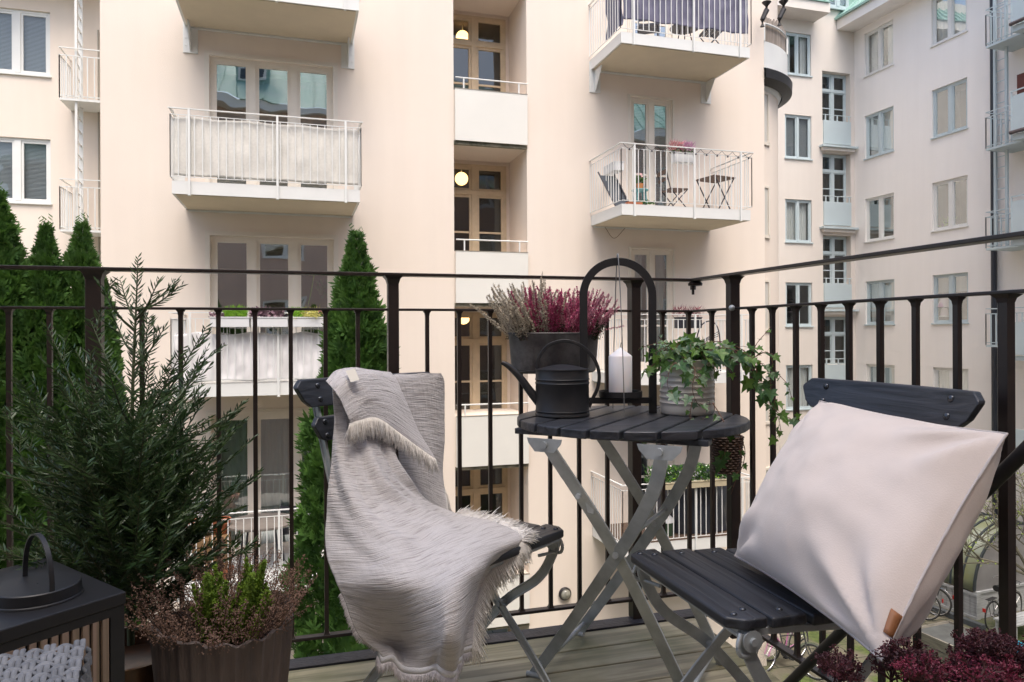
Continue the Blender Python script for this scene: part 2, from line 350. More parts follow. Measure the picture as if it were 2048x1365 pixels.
# bulkhead lamp low on the facade
c = onY(1130, 1188, F1-.03)
t = thing('wall_lamp', 'round dark bulkhead lamp low on the cream facade, seen between the railing bars', 'wall lamp', c)
l = MB(Frame(c, (1, 0, 0), (0, -1, 0))); l.T = (lambda c: (lambda p: c+Vector((p[0], -p[2]+.05-.03, p[1]))))(c)
l.lathe([(.001, .0), (.12, 0), (.125, .03), (.10, .07), (.095, .06)], (0, 0, 0), 28); l.build('housing', BLACKM, t, smooth=40)
l = MB(); l.T = (lambda c: (lambda p: c+Vector((p[0], -p[2]+.02, p[1]))))(c)
l.lathe([(.10, .05), (.085, .09), (.05, .115), (.001, .122)], (0, 0, 0), 28); l.build('diffuser', mat('lamp_glass', (.30, .29, .24), .12, var=.6, vscale=6), t, smooth=60)

def balcony(x0, x1, z, parent, screen=None, brackets=False, k=0, sl=.11):
    YF = 11.36; zt = z+.19; rail = z+1.235
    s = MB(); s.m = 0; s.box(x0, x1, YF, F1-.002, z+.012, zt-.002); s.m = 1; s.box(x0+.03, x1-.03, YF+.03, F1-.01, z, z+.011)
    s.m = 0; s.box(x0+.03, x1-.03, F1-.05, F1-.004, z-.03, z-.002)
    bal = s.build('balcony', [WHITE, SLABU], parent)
    f = MB(); f.box(x0-.012, x1+.012, YF-.012, YF+.006, z+.006, zt+.004); f.box(x0-.012, x0+.006, YF+.006, F1-.003, z+.006, zt+.004); f.box(x1-.006, x1+.012, YF+.006, F1-.003, z+.006, zt+.004); f.build('fascia', WHITE, bal)
    r = MB(); yo = YF-.03; xa, xb = x0-.03, x1+.03
    r.beam((xa-.03, yo, rail), (xb+.03, yo, rail), .035, .014); r.beam((xa, yo, rail), (xa, F1, rail), .035, .014); r.beam((xb, yo, rail), (xb, F1, rail), .035, .014)
    for zz in (rail-.09, zt+.06):
        r.beam((xa, yo, zz), (xb, yo, zz), .012, .01); r.beam((xa, yo, zz), (xa, F1, zz), .012, .01); r.beam((xb, yo, zz), (xb, F1, zz), .012, .01)
    n = int((xb-xa)/sl)
    for i in range(n+1):
        x = xa+(xb-xa)*i/n; r.box(x-.006, x+.006, yo-.006, yo+.006, zt+.06, rail-.09)
    n2 = int((F1-yo)/sl)
    for xx in (xa, xb):
        for i in range(n2+1):
            y = yo+(F1-yo)*i/n2; r.box(xx-.006, xx+.006, y-.006, y+.006, zt+.06, rail-.09)
    r.build('railing', WHITE, bal)
    for x in (x0+.22, (x0+x1)/2+.12, x1-.2):
        p = MB(); p.box(x-.016, x+.016, yo-.018, yo+.006, z-.01, rail-.008); p.box(x-.02, x+.02, yo-.022, YF, z-.016, z-.006); p.build('rail_post', WHITE, bal)
    if brackets:
        for x, s_ in ((x0+.07, -1), (x1-.07, 1)):
            b = MB(); b.box(x-.11, x+.11, F1-.022, F1-.003, z-.42, z+.16); b.prism([(x, F1-.023, z-.36), (x, F1-.30, z-.005), (x, F1-.023, z-.005)], (-.012, 0, 0), (.012, 0, 0))
            for zz in (z-.3, z-.18, z+.09): b.tube([(x-.07, F1-.03, zz), (x-.07, F1-.02, zz)], .013); b.tube([(x+.07, F1-.03, zz), (x+.07, F1-.02, zz)], .013)
            b.beam((x, F1-.03, z-.38), (x, F1-.33, z-.01), .05, .012, (1, 0, 0)); b.build('bracket', WHITE, bal)
    return bal, YF, zt, rail
def cloth_screen(x0, x1, y, z0, z1, name, m, par, seed=1, amp=.012, sag=.03, xs=None, side=None):
    G = []; N, M = 70, 22
    for j in range(M+1):
        row = []; v = j/M
        for i in range(N+1):
            u = i/N; x = x0+(x1-x0)*u
            q = noise.noise(Vector((x*5+seed*9, v*1.5, seed)))*amp*2+noise.noise(Vector((x*14, v*4+seed, 3)))*amp
            zz = z0+(z1-z0)*v-(sag*abs(math.sin(u*math.pi*3.5+seed))*(1 if v > .5 else -.4))*(abs(v-.5)*2)**2
            if side is None: row.append((x, y+q, zz))
            else: row.append((side+q, x, zz))
        G.append(row)
    s = MB(); s.grid(G); return s.build(name, m, par, smooth=180, solid=.002)
FAB = mat('grey_beige_fabric', (.68, .655, .60), .9, var=.1, vscale=30, bump=.3, bscale=200)
FABW = mat('white_fabric', (.74, .72, .72), .9, bump=.3, bscale=25); FABP = mat('purple_grey_fabric', (.145, .14, .20), .8, bump=.2, bscale=60)
LB, RB = [], []
for k, z in enumerate(LEV):
    LB.append(balcony(-1.71, .92, z, main, brackets=(k == 0), sl=.105)); RB.append(balcony(5.36, 7.89, z, main, brackets=(k == 0), sl=.105))
cloth_screen(-1.70, .91, 11.37, LEV[1]+.27, LEV[1]+1.14, 'privacy_screen', FAB, LB[1][0], 2, .012, .02)
cloth_screen(-1.70, .91, 11.37, LEV[2]+.22, LEV[2]+.96, 'privacy_screen', FABW, LB[2][0], 5, .02, .05)
cloth_screen(11.38, 12.4, 0, LEV[2]+.22, LEV[2]+.96, 'side_screen', FABW, LB[2][0], 6, .02, .02, side=-1.70)
cloth_screen(5.40, 7.87, 11.37, LEV[0]+.42, LEV[0]+1.14, 'privacy_screen', FABP, RB[0][0], 3, .02, .06)
cloth_screen(11.38, 12.1, 0, LEV[0]+.30, LEV[0]+1.14, 'side_screen', FABP, RB[0][0], 4, .03, .05, side=5.38)

# ---------------------------------------------------------------- left wing, set back
F2 = 19.1; LF = Frame((0, F2, 0), (1, 0, 0), (0, -1, 0))
lw = thing('apartment_building', 'set-back left wing with grey-paned windows and a white fire ladder, behind the thuja tops', 'building', (-7, F2, GZ))
lv = [(6.93, 8.42), (3.98, 5.47), (1.02, 2.52), (-1.9, -.42)]
hl = []
for a, b in lv: hl += [(-6.82, -5.47, a, b), (-10.6, -8.9, a, b)]
wall(LF, 'wall', CREAM, lw, -16, -2.9, GZ, 9.2, hl)
for i, (a, b) in enumerate(lv):
    window(LF, lw, -6.82, -5.47, a, b, gm=GLASSR, cols=2, fm=WHITE, dep=.12, back='blind', mull=.13, splits=[-7.3, -6.1, -5.52] if 0 else None)
c = MB(); c.box(-16, -2.9, F2-.7, F2+.1, 9.0, 9.25); c.build('cornice', CREAM, lw)
c = MB(); c.quad((-16, F2-.75, 9.26), (-2.9, F2-.75, 9.26), (-2.9, F2+4, 12.5), (-16, F2+4, 12.5)); c.build('roof', COPPER, lw)
ld = MB(); x0, x1 = onY(152, 60, F2-.78).x, onY(162, 60, F2-.30).x
ld.box(x0-.025, x0+.025, F2-.80, F2-.76, -1, 9.6); ld.box(x1-.055, x1+.035, F2-.31, F2-.29, -1, 9.6)
z = -.8
while z < 9.5: ld.beam((x0, F2-.78, z), (x1-.01, F2-.31, z), .03, .03); z += .29
ld.build('fire_ladder', WHITE, lw)
for z in (6.22, 3.29, .36):
    s = MB(); xa, xb, ya = -5.05, -3.1, F2-.85; s.box(xa, xb, ya, F2, z-.05, z)
    b_ = s.build('balcony', WHITE, lw); r = MB()
    for zz, q in ((z+1.12, .03), (z+.95, .02), (z+.05, .02)):
        r.beam((xa, ya, zz), (xb, ya, zz), q, .02); r.beam((xa, ya, zz), (xa, F2, zz), q, .02)
    for i in range(15): x = xa+(xb-xa)*i/14; r.box(x-.01, x+.01, ya-.01, ya+.01, z, z+.95)
    for i in range(7): y = ya+(F2-ya)*i/6; r.box(xa-.01, xa+.01, y-.01, y+.01, z, z+.95)
    r.build('railing', WHITE, b_)
dp = MB(); x = onY(197, 90, F2-.05).x; dp.tube([(x, F2-.06, -2), (x, F2-.06, 8.1)], .02); dp.build('downpipe', mat('zinc_coping', (.30, .27, .22), .5), lw)

# ---------------------------------------------------------------- inner facade with round stair tower
F3 = 21.5; IF = Frame((0, F3, 0), (1, 0, 0), (0, -1, 0))
inner = thing('apartment_building', 'narrow far facade with pale blue stair parapets, between round tower and right-hand wing', 'building', (16, F3, GZ))
X3 = 19.34
ix0, ix1 = onY(1570, 300, F3).x, onY(1623, 300, F3).x
sx0, sx1 = onY(1645, 300, F3).x, onY(1701, 300, F3).x
zr = [(onY(1622, 72+40, F3).z, onY(1622, 154, F3).z)]
sill = [onY(1622, y, F3).z for y in (154, 320, 486, 653, 818)]
tops = [onY(1622, y, F3).z for y in (70, 233, 401, 566, 730)]
stz = [(onY(1690, y1, F3).z, onY(1690, y0, F3).z) for y0, y1 in ((147, 245), (308, 406), (472, 569), (634, 729))]  # visible window part
_q = ray(1686, 300); DR = sx1/(_q.x/_q.y)-F3
hs = [(ix0, ix1, a, b) for a, b in zip(sill, tops)]+[(sx0, sx1, a, b, DR+.02) for a, b in stz]
ETOP = onY(1640, 30, F3).z
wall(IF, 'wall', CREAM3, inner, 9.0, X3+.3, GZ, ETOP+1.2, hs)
for i, (a, b) in enumerate(zip(sill, tops)):
    window(IF, inner, ix0, ix1, a, b, gm=GLASSR, cols=2, fm=PALEB, dep=.12, back=('curtains', 'blind', 'curtain', 'grey', 'curtain')[i], sash=.04)
for i, (a, b) in enumerate(stz):
    fr = Frame((0, F3+DR-.08, 0), (1, 0, 0), (0, -1, 0))
    window(fr, inner, sx0+.005, sx1-.005, a-.5, b-.01, cols=2, fm=PALEB, gm=GLASSD, sill=0, dep=0, transom=b-.62, bars=(.33, .62), mull=.12, sash=.04, back='grey', name='stair_window')
    p = MB(); p.box(sx0+.02, sx1-.02, F3-.05, F3+.0, a-.83, a); q = p.build('stair_parapet', PALEB, inner)
    p = MB(); p.tube([(sx0, F3-.03, a+.2), (sx1, F3-.03, a+.2)], .015)
    for x in (sx0+.1, (sx0+sx1)/2, sx1-.1): p.box(x-.02, x+.02, F3-.05, F3-.02, a, a+.2)
    p.build('handrail', PALEB, q)
    p = MB(); p.box(sx0-.15, sx1+.15, F3-.22, F3-.002, a-.98, a-.91); p.build('ledge', PALEB, q)
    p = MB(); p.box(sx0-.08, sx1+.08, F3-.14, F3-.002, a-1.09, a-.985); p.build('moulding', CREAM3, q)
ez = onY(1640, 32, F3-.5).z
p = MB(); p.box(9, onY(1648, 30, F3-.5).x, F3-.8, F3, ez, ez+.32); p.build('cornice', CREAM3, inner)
p = MB(); xr = onY(1650, 20, F3-.6).x
p.quad((9, F3-.85, ez+.33), (xr, F3-.85, ez+.33), (xr, F3+.4, ez+1.5), (9, F3+.4, ez+1.5)); p.box(9, xr, F3-.85, F3-.78, ez+.33, ez+.38)
for i in range(26): x = 9.2+i*.34; p.beam((x, F3-.86, ez+.36), (x, F3+.38, ez+1.53), .03, .04)
p.build('roof', COPPER, inner)
dz = onY(1665, 28, F3+.3).z
df = Frame((0, F3-.02, 0), (1, 0, 0), (0, -1, 0))
a, b = onY(1648, 10, F3).x, onY(1692, 10, F3).x
window(df, inner, a, b, dz, dz+1.5, cols=2, fm=PALEB, dep=-.05, back='grey', mull=.12, name='dormer_window')
p = MB(); p.box(b, b+3, F3-.08, F3+2, dz-.1, dz+2.4); p.build('dormer_cladding', COPPER, inner)
# round tower
TC = Vector((8.86, 14.5, 0)); TR = 1.6
tw = thing('stair_tower', 'round plastered stair tower with slit windows and a curved reed-screened balcony on top', 'tower', (TC.x, TC.y, GZ))
p = MB(); p.lathe([(TR, GZ), (TR, 12)], TC, 64); p.build('wall', CREAM, tw, smooth=60)
bz0 = onY(1545, 157, 12.9).z; bz1 = onY(1545, 92, 12.9).z; rz1 = onY(1545, 42, 12.9).z
p = MB(); p.lathe([(TR, bz0-.25), (TR+.05, bz0-.2), (TR+.1, bz0-.05), (1.8, bz0+.05), (1.8, bz1), (1.73, bz1), (1.73, bz0+.3), (TR, bz0+.3)], TC, 72, -1.40, 1.6); tb = p.build('balcony', WHITE, tw, smooth=30)
p = MB(); p.lathe([(1.68, bz0-.18), (1.89, bz0-.1), (1.90, bz0+.09), (1.8, bz0+.13)], TC, 72, -1.40, 1.6); p.build('drip_band', BLACKM, tb, smooth=30)
REED = mat('reed_screen', (.42, .36, .31), .9, var=.55, vscale=22, stretch=(1, 1, .06), bump=.5, bscale=60)
p = MB()
for i in range(170):
    t = -1.38+2.9*i/170; x, y = TC.x+1.75*math.cos(t), TC.y+1.75*math.sin(t); d = R.uniform(-.04, .05)
    p.tube([(x, y, bz1-.05), (x+.004, y, rz1+d)], .018, 5)
p.build('reed_screen', REED, tb)
p = MB(); cr = [(TC.x+1.8*math.cos(t*.05-1.38), TC.y+1.8*math.sin(t*.05-1.38), bz1+.36) for t in range(60)]; p.tube(cr, .02, 6)
for t in range(0, 60, 12): x, y, z = cr[t]; p.box(x-.02, x+.02, y-.02, y+.02, bz1, z)
p.build('railing', WHITE, tb)
for a0, a1 in ((185, 287), (372, 473), (560, 660), (748, 845), (935, 1030)):
    P = onY(1530.5, a0, 12.95); Q = onY(1530.5, a1, 12.95); p = MB()
    d = ray(1531, 400); dd = Vector((d.x, d.y)).normalized(); o = Vector((0, 0))-Vector((TC.x, TC.y)); bq = o.dot(dd); tt = -bq-math.sqrt(max(0, bq*bq-(o.dot(o)-TR*TR))); hit = dd*tt
    nn = (hit-Vector((TC.x, TC.y))).normalized(); tg = Vector((-nn.y, nn.x)); fr = Frame((hit.x, hit.y, 0), (tg.x, tg.y, 0), (nn.x, nn.y, 0)); p.T = fr
    k = tt/Vector((P.x, P.y)).length; z0 = CH+(Q.z-CH)*k; z1 = CH+(P.z-CH)*k
    for q in ((-.12, -.07, z0, z1), (.07, .12, z0, z1), (-.07, .07, z1-.05, z1), (-.14, .14, z0-.04, z0+.02)): p.box(q[0], q[1], -.03, .03, q[2], q[3])
    f_ = p.build('slit_window', OFFW, tw); p = MB(fr); p.quad((-.07, .008, z0), (.07, .008, z0), (.07, .008, z1-.05), (-.07, .008, z1-.05)); p.build('pane', mat('frosted_pane', (.55, .53, .48), .3), f_)
p = MB()
for (x, y) in ((1567, 3), (1533, 5)):
    a = onY(x, y, 12.4); p.tube([a, a+Vector((0, 0, -.16)), a+Vector((-.10, .0, -.36)), a+Vector((-.10, 0, -.5))], .05, 10, scale=[1.9, 1.1, .9, .9])
p.build('rain_funnel', BLACKM, tw)

# ---------------------------------------------------------------- right-hand building (faces left)
RFm = Frame((X3, 0, 0), (0, 1, 0), (-1, 0, 0))
rb = thing('apartment_building', 'long right-hand wing seen at an angle, pale pink-grey plaster, two columns of white windows', 'building', (X3, 15, GZ))
yA = (onX(1787.5, 300, X3).y, onX(1730, 300, X3).y); yB = (onX(1935, 300, X3).y, onX(1864, 300, X3).y)
sA = [onX(1728, v, X3).z for v in (-4, 160, 324.5, 490, 654.3, 818)]; tA = [onX(1730, v, X3).z for v in (-90, 70, 230.3, 397, 563, 726.4)]
sA = [v+.08 for v in sA]; H_ = sum(t-s for t, s in zip(tA, sA))/len(sA)
hr = [(yA[0], yA[1], s, s+H_) for s in sA]+[(yB[0], yB[1], s, s+H_) for s in sA]
for Y0 in (4.5, 0.5, -4): hr += [(Y0, Y0+1.5, s, s+H_) for s in sA]
eZ = onX(1703, 52, X3-.5).z
wall(RFm, 'wall', CREAM2, rb, -12, F3+.3, GZ, eZ+.3, hr)
bk = ['grey', 'curtains', 'curtain', 'grey', 'curtain', 'curtains', 'grey', 'curtain', 'grey', 'grey', 'blindhalf', 'curtain']
for i, (a, b, c_, d) in enumerate(hr[:12]): window(RFm, rb, a, b, c_, d, gm=GLASSR, cols=2, fm=PALEB if i % 2 == 0 else WHITE, dep=.13, back=bk[i], mull=.12, sash=.045)
for i, (a, b, c_, d) in enumerate(hr[12:]): window(RFm, rb, a, b, c_, d, gm=GLASSR, cols=2, fm=PALEB, dep=.13, back='grey')
p = MB(); p.box(X3-.75, X3, -12, F3-.0, eZ, eZ+.35); p.build('cornice', CREAM2, rb)
p = MB(); p.quad((X3-.85, -12, eZ+.36), (X3-.85, F3, eZ+.36), (X3+2.5, F3, eZ+3.6), (X3+2.5, -12, eZ+3.6)); p.box(X3-.86, X3-.8, -12, F3, eZ+.33, eZ+.4)
for i in range(56): y = -11.5+i*.6; p.beam((X3-.86, y, eZ+.38), (X3+2.5, y, eZ+3.63), .03, .05)
p.build('roof', COPPER, rb)
p = MB(); y = onX(1992, 300, X3).y; p.tube([(X3-.1, y, GZ), (X3-.1, y, eZ)], .075, 12); p.build('downpipe', DARKM, rb, smooth=60)
# fire ladder with small platforms, then wide balconies with pale blue panels
XP = X3-.95
for i, py in enumerate((93, 298, 497, 690)):
    z = onX(1972, py, XP).z; y1 = onX(1972, py, XP).y; y0 = y1-1.35
    s = MB(); s.box(XP, X3, y0, y1, z-.06, z); pl = s.build('fire_platform', PALEB, rb); r = MB()
    for zz in (z+1.0, z+.86, z+.06): r.beam((XP, y0, zz), (XP, y1, zz), .02, .02); r.beam((XP, y1, zz), (X3, y1, zz), .02, .02)
    for j in range(10): y = y0+(y1-y0)*j/9; r.box(XP-.01, XP+.01, y-.01, y+.01, z, z+.86)
    for j in range(6): x = XP+(X3-XP)*j/5; r.box(x-.01, x+.01, y1-.01, y1+.01, z, z+.86)
    r.build('railing', PALEB, pl)
    if i == 3: continue
    yb1 = onX(2025, py, X3-1.25).y; b0 = yb1-3.4; zz = z+.10
    s = MB(); s.box(X3-1.25, X3, b0, yb1, zz-.16, zz); q = s.build('balcony', PALEB, rb)
    s = MB(); s.box(X3-1.3, X3-1.26, b0, yb1, zz+.1, zz+1.0); s.box(X3-1.25, X3, yb1+.001, yb1+.03, zz+.1, zz+1.0); s.build('panel', PALEB, q)
    s = MB(); s.beam((X3-1.3, b0, zz+1.12), (X3-1.3, yb1, zz+1.12), .03, .03); s.box(X3-1.31, X3-1.28, yb1-.03, yb1, zz, zz+1.12); s.build('handrail', PALEB, q)
    s = MB(); s.tube([(X3-1.33, b0, zz+.04), (X3-1.33, yb1, zz+.04)], .05, 8); s.build('rolled_awning', mat('awning_dark', (.10, .08, .08), .8), q)
ld = MB(); ya, yb = onX(1990, 150, X3-.5).y, onX(2013, 150, X3-.5).y
zl0, zl1 = onX(2000, 500, X3-.5).z, eZ+1
for y in (ya, yb): ld.box(X3-.53, X3-.47, y-.035, y+.035, zl0, zl1)
z = zl0+.2
while z < zl1: ld.tube([(X3-.5, ya, z), (X3-.5, yb, z)], .014, 6); z += .3
ld.build('fire_ladder', PALEB, rb)
BRK = mat('brown_blind', (.20, .07, .055), .8, var=.3, vscale=3)
s = MB(); yy = onX(2035, 180, X3-.04).y
s.box(X3-.06, X3-.03, yy-1.6, yy, onX(2040, 215, X3).z, onX(2040, 150, X3).z); s.build('louvre_shutter', BRK, rb)
# low balcony with flower ledge further down the same wall
for px, py0, py1 in ((2028, 645, 712), (2030, 858, 915)):
    a = onX(px, py0, X3-1.6); b = onX(px, py1, X3-1.6)
    s = MB(); s.box(X3-1.6, X3, a.y-3, a.y, b.z-.12, b.z); q = s.build('balcony', PALEB, rb)
    s = MB(); s.box(X3-1.66, X3-1.61, a.y-3, a.y, b.z+.03, a.z); s.build('panel', PALEB, q)

# ---------------------------------------------------------------- our own building, behind the camera (mirrored in the panes)
BF = Frame((0, -3.2, 0), (1, 0, 0), (0, 1, 0))
ob = thing('apartment_building', 'building behind the viewpoint with copper roof, only mirrored in the upper window panes opposite', 'building', (0, -1, GZ))
hb = []
for z in (-2.8, .15, 3.1, 5.9):
    for x in (-9, -5.6, -1.2, 2.9, 7.5, 11.5, 15.4): hb.append((x, x+1.5, z+.75, z+2.2))
wall(BF, 'wall', PINK, ob, -14, X3, GZ, 9.4, hb)
for a, b, c_, d in hb: window(BF, ob, a, b, c_, d, cols=2, dep=.1, back='grey')
p = MB(); p.box(-14, X3, -3.6, -2.75, 9.3, 9.6); p.build('cornice', CREAM2, ob)
p = MB(); p.quad((-14, -2.7, 9.61), (X3, -2.7, 9.61), (X3, -6.6, 13.0), (-14, -6.6, 13.0)); p.build('roof', COPPER, ob)

for x in (-6.5, -2.2, 1.6, 4.6, 8.4, 12.6):  # unseen dormers and chimneys, added only to enrich reflections in the panes opposite
    p = MB(); p.box(x, x+1.3, -5.2, -3.6, 10.2, 11.5); d_ = p.build('added_dormer', COPPER, ob); p = MB(); p.box(x+.1, x+1.2, -3.6, -3.55, 10.5, 11.35); p.build('added_dormer_frame', WHITE, d_); p = MB(); p.quad((x+.2, -3.54, 10.6), (x+1.1, -3.54, 10.6), (x+1.1, -3.54, 11.25), (x+.2, -3.54, 11.25)); p.build('pane', mat('added_dormer_pane', (.05, .06, .07), .1), d_)
for x in (-4, 3.4, 10.6):
    p = MB(); p.box(x, x+.9, -5.6, -4.9, 11, 13.4); p.build('added_chimney', PINK, ob)
p = MB()
for i in range(60): x = -13.7+i*.55; p.beam((x, -2.68, 9.64), (x, -6.6, 13.04), .03, .05)
p.build('roof_seams', COPPER, ob)
# ================================================================ OUR BALCONY
def wood_mat(name, c1, c2, scale=(2, 26, 26), rough=.7, bump=.35, knots=False):
    m = bpy.data.materials.new(name); m.use_nodes = True; n = m.node_tree; L = n.links; b = n.nodes['Principled BSDF']; b.inputs['Roughness'].default_value = rough
    tc = n.nodes.new('ShaderNodeTexCoord'); mp = n.nodes.new('ShaderNodeMapping'); mp.inputs['Scale'].default_value = scale; L.new(tc.outputs['Object'], mp.inputs[0])
    nz = n.nodes.new('ShaderNodeTexNoise'); nz.inputs['Scale'].default_value = 2.2; nz.inputs['Detail'].default_value = 9; nz.inputs['Distortion'].default_value = .8; L.new(mp.outputs[0], nz.inputs[0])
    rp = n.nodes.new('ShaderNodeValToRGB'); rp.color_ramp.elements[0].color = (*c2, 1); rp.color_ramp.elements[1].color = (*c1, 1); rp.color_ramp.elements[0].position = .3; rp.color_ramp.elements[1].position = .62
    L.new(nz.outputs[0], rp.inputs[0]); out = rp.outputs[0]
    if knots:      # weather patches, algae and a few knots
        n2 = n.nodes.new('ShaderNodeTexNoise'); n2.inputs['Scale'].default_value = 3.2; n2.inputs['Detail'].default_value = 6; L.new(tc.outputs['Object'], n2.inputs[0])
        r2 = n.nodes.new('ShaderNodeValToRGB'); r2.color_ramp.elements[0].position = .42; r2.color_ramp.elements[1].position = .62; L.new(n2.outputs[0], r2.inputs[0])
        mx = n.nodes.new('ShaderNodeMix'); mx.data_type = 'RGBA'; mx.inputs[7].default_value = (.125, .135, .05, 1); mu = n.nodes.new('ShaderNodeMath'); mu.operation = 'MULTIPLY'; mu.inputs[1].default_value = .55
        L.new(r2.outputs[0], mu.inputs[0]); L.new(mu.outputs[0], mx.inputs[0]); L.new(out, mx.inputs[6]); out = mx.outputs[2]
        vo = n.nodes.new('ShaderNodeTexVoronoi'); vo.inputs['Scale'].default_value = 1; m3 = n.nodes.new('ShaderNodeMapping'); m3.inputs['Scale'].default_value = (1.7, 6.5, 1); L.new(tc.outputs['Object'], m3.inputs[0]); L.new(m3.outputs[0], vo.inputs[0])
        r3 = n.nodes.new('ShaderNodeValToRGB'); r3.color_ramp.elements[0].position = .04; r3.color_ramp.elements[1].position = .13; r3.color_ramp.elements[0].color = (.25, .25, .25, 1); L.new(vo.outputs['Distance'], r3.inputs[0])
        m4 = n.nodes.new('ShaderNodeMix'); m4.data_type = 'RGBA'; m4.blend_type = 'MULTIPLY'; m4.inputs[0].default_value = .8; L.new(out, m4.inputs[6]); L.new(r3.outputs[0], m4.inputs[7]); out = m4.outputs[2]
    L.new(out, b.inputs['Base Color'])
    bp = n.nodes.new('ShaderNodeBump'); bp.inputs['Strength'].default_value = bump; bp.inputs['Distance'].default_value = .002; L.new(nz.outputs[0], bp.inputs['Height']); L.new(bp.outputs[0], b.inputs['Normal'])
    return m
DECKM = wood_mat('weathered_deck', (.46, .40, .27), (.19, .165, .11), (1.0, 16, 16), .75, .7, True)
BWOOD = wood_mat('black_stained_wood', (.036, .039, .048), (.008, .009, .012), (1.2, 30, 30), .40, .9)
GALV = mat('galvanised_steel', (.52, .55, .56), .38, metal=.4, var=.35, vscale=14, bump=.06, bscale=60)
RAILM = mat('railing_paint', (.022, .014, .012), .36, var=.3, vscale=20, bump=.08, bscale=160, bdist=.001)
YR, XRR = 2.11, 1.25
dk = MB(); y = 2.058; i = 0
while y > -3.15:
    dk.box(-1.6, 1.215, y-.107, y, -.028, 0+R.uniform(-.001, .0008)); y -= .1125
tag(dk.build('deck', DECKM, bevel=.003), kind='structure')
sb = MB(); sb.box(-1.6, 1.22, -3.18, 2.09, -.16, -.06); sb.build('deck_frame', BLACKM)
tag(bpy.data.objects['deck_frame'], kind='structure')

rl = thing('balcony_railing', 'black steel balcony railing with slim upright bars around the wooden deck', 'railing', (XRR, YR, 0))
def baluster(x, y, z0=.066, z1=.983, w=.0057):
    b = MB(); b.box(x-w, x+w, y-w, y+w, z0, z1)
    b.sweep([(x, y, z1-.016), (x, y, z1-.007), (x, y, z1)], [(-w, -w), (w, -w), (w, w), (-w, w)], up=(0, 1, 0), scale=[1.0, 1.25, 2.0], caps=False)
    b.sweep([(x, y, z0), (x, y, z0+.006), (x, y, z0+.012)], [(-w, -w), (w, -w), (w, w), (-w, w)], up=(0, 1, 0), scale=[1.8, 1.2, 1.0], caps=False)
    b.build('baluster', RAILM, rl)
def post(x, y, w=.0155, d=.018):
    b = MB(); b.box(x-w, x+w, y-d, y+d, .004, 1.083)
    b.sweep([(x, y, 1.06), (x, y, 1.074), (x, y, 1.083)], [(-w, -d), (w, -d), (w, d), (-w, d)], up=(0, 1, 0), scale=[1, 1.25, 1.7], caps=False); b.build('post', RAILM, rl, bevel=.0015)
for (a, b, nm) in (((-.735, YR), (XRR+.02, YR), 'f'), ((XRR, YR-.001), (XRR, -.9), 'r'), ((-.735, YR), (-.735, 1.2), 'l')):
    for z, w_, h_, n_ in ((1.0875, .040, .009, 'top_rail'), (.986, .020, .007, 'mid_rail'), (.063, .024, .009, 'bottom_rail')):
        m_ = MB(); e = .0006*(nm == 'r'); m_.beam((a[0], a[1], z+e), (b[0], b[1], z+e), w_, h_); m_.build(n_, RAILM, rl, bevel=.0015)
bp_ = MB(); bp_.box(-1.2, XRR+.02, 2.062, 2.122, -.004, .004); bp_.build('base_plate', mat('black_plate', (.035, .035, .045), .5, var=.5, vscale=30, bump=.2, bscale=90), rl)
post(-.505, YR, .0185); post(.266, YR); post(1.035, YR); post(XRR, 1.885, .016, .0135); post(XRR, .15, .016, .0135); baluster(XRR, 1.015, w=.0095)
for x in (-.698, -.608, -.394, -.300, -.206, -.112, -.018, .076, .166, .366, .462, .557, .654, .748, .844, .940, 1.136, 1.232): baluster(x, YR)
for y in (2.0, 1.79, 1.697, 1.60, 1.505, 1.41, 1.315, 1.218, 1.118, .92, .82, .72, .62, .52, .42, .32): baluster(XRR, y)
b = MB(); b.lathe([(.001, 1.068), (.022, 1.069), (.024, 1.076), (.018, 1.082), (.001, 1.083)], (XRR, YR-.012, 0), 20); b.tube([(XRR-.008, YR-.012, 1.07), (XRR-.008, YR-.012, 1.040)], .0045, 10); b.tube([(XRR-.008, YR-.012, 1.07), (XRR-.008, YR-.012, 1.056)], .009, 6); b.build('corner_joint', RAILM, rl, smooth=35)
b = MB(); b.ball((XRR-.02, 1.86, .988), .009, 10, 8); b.build('rail_screw', GALV, rl, smooth=180)

# thick black tube leaning diagonally inside the right-hand railing
tb_ = thing('leaning_tube', 'thick black metal tube leaning diagonally behind the pale pillow', 'metal tube', onX(1580, 1365, 1.19))
P0, P1 = onX(1560, 1385, 1.19), onX(2075, 878, 1.19)
b = MB(); b.tube([P0, P1], .0125, 16); b.build('tube', BLACKM, tb_, smooth=40)
b = MB(); b.tube([P1-(P1-P0)*.004, P1+(P1-P0)*.012], .014, 16); b.build('end_cap', RAILM, tb_, smooth=40)

# ---------------------------------------------------------------- folding table
N_ = Vector((.470, .883)); T_ = Vector((.883, -.470)); TCc = Vector((.304, 1.86)); TZ = .700
tab = thing('folding_table', 'round black slatted folding table on crossed galvanised legs', 'table', W(TCc.x, TCc.y, 0))
def tp(t, s, z): q = TCc+T_*t+N_*s; return W(q.x, q.y, z)
RT = .292
for k in range(8):
    t0 = -.298+k*.0745+.004; t1 = t0+.0665; pts = []
    t0c, t1c = max(t0, -RT+.0006), min(t1, RT-.0006)
    for i in range(9):
        v_ = i/8; v_ = (1-math.cos(v_*math.pi/2)) if k == 0 else (math.sin(v_*math.pi/2) if k == 7 else v_); t = t0c+(t1c-t0c)*v_; pts.append((t, math.sqrt(max(1e-6, RT*RT-t*t))))
    poly = [tp(t, s, 0) for t, s in pts]+[tp(t, -s, 0) for t, s in pts[::-1]]
    m_ = MB(); m_.prism(poly, (0, 0, TZ-.021), (0, 0, TZ)); m_.build('top_slat', BWOOD, tab, bevel=.0035, seg=3)
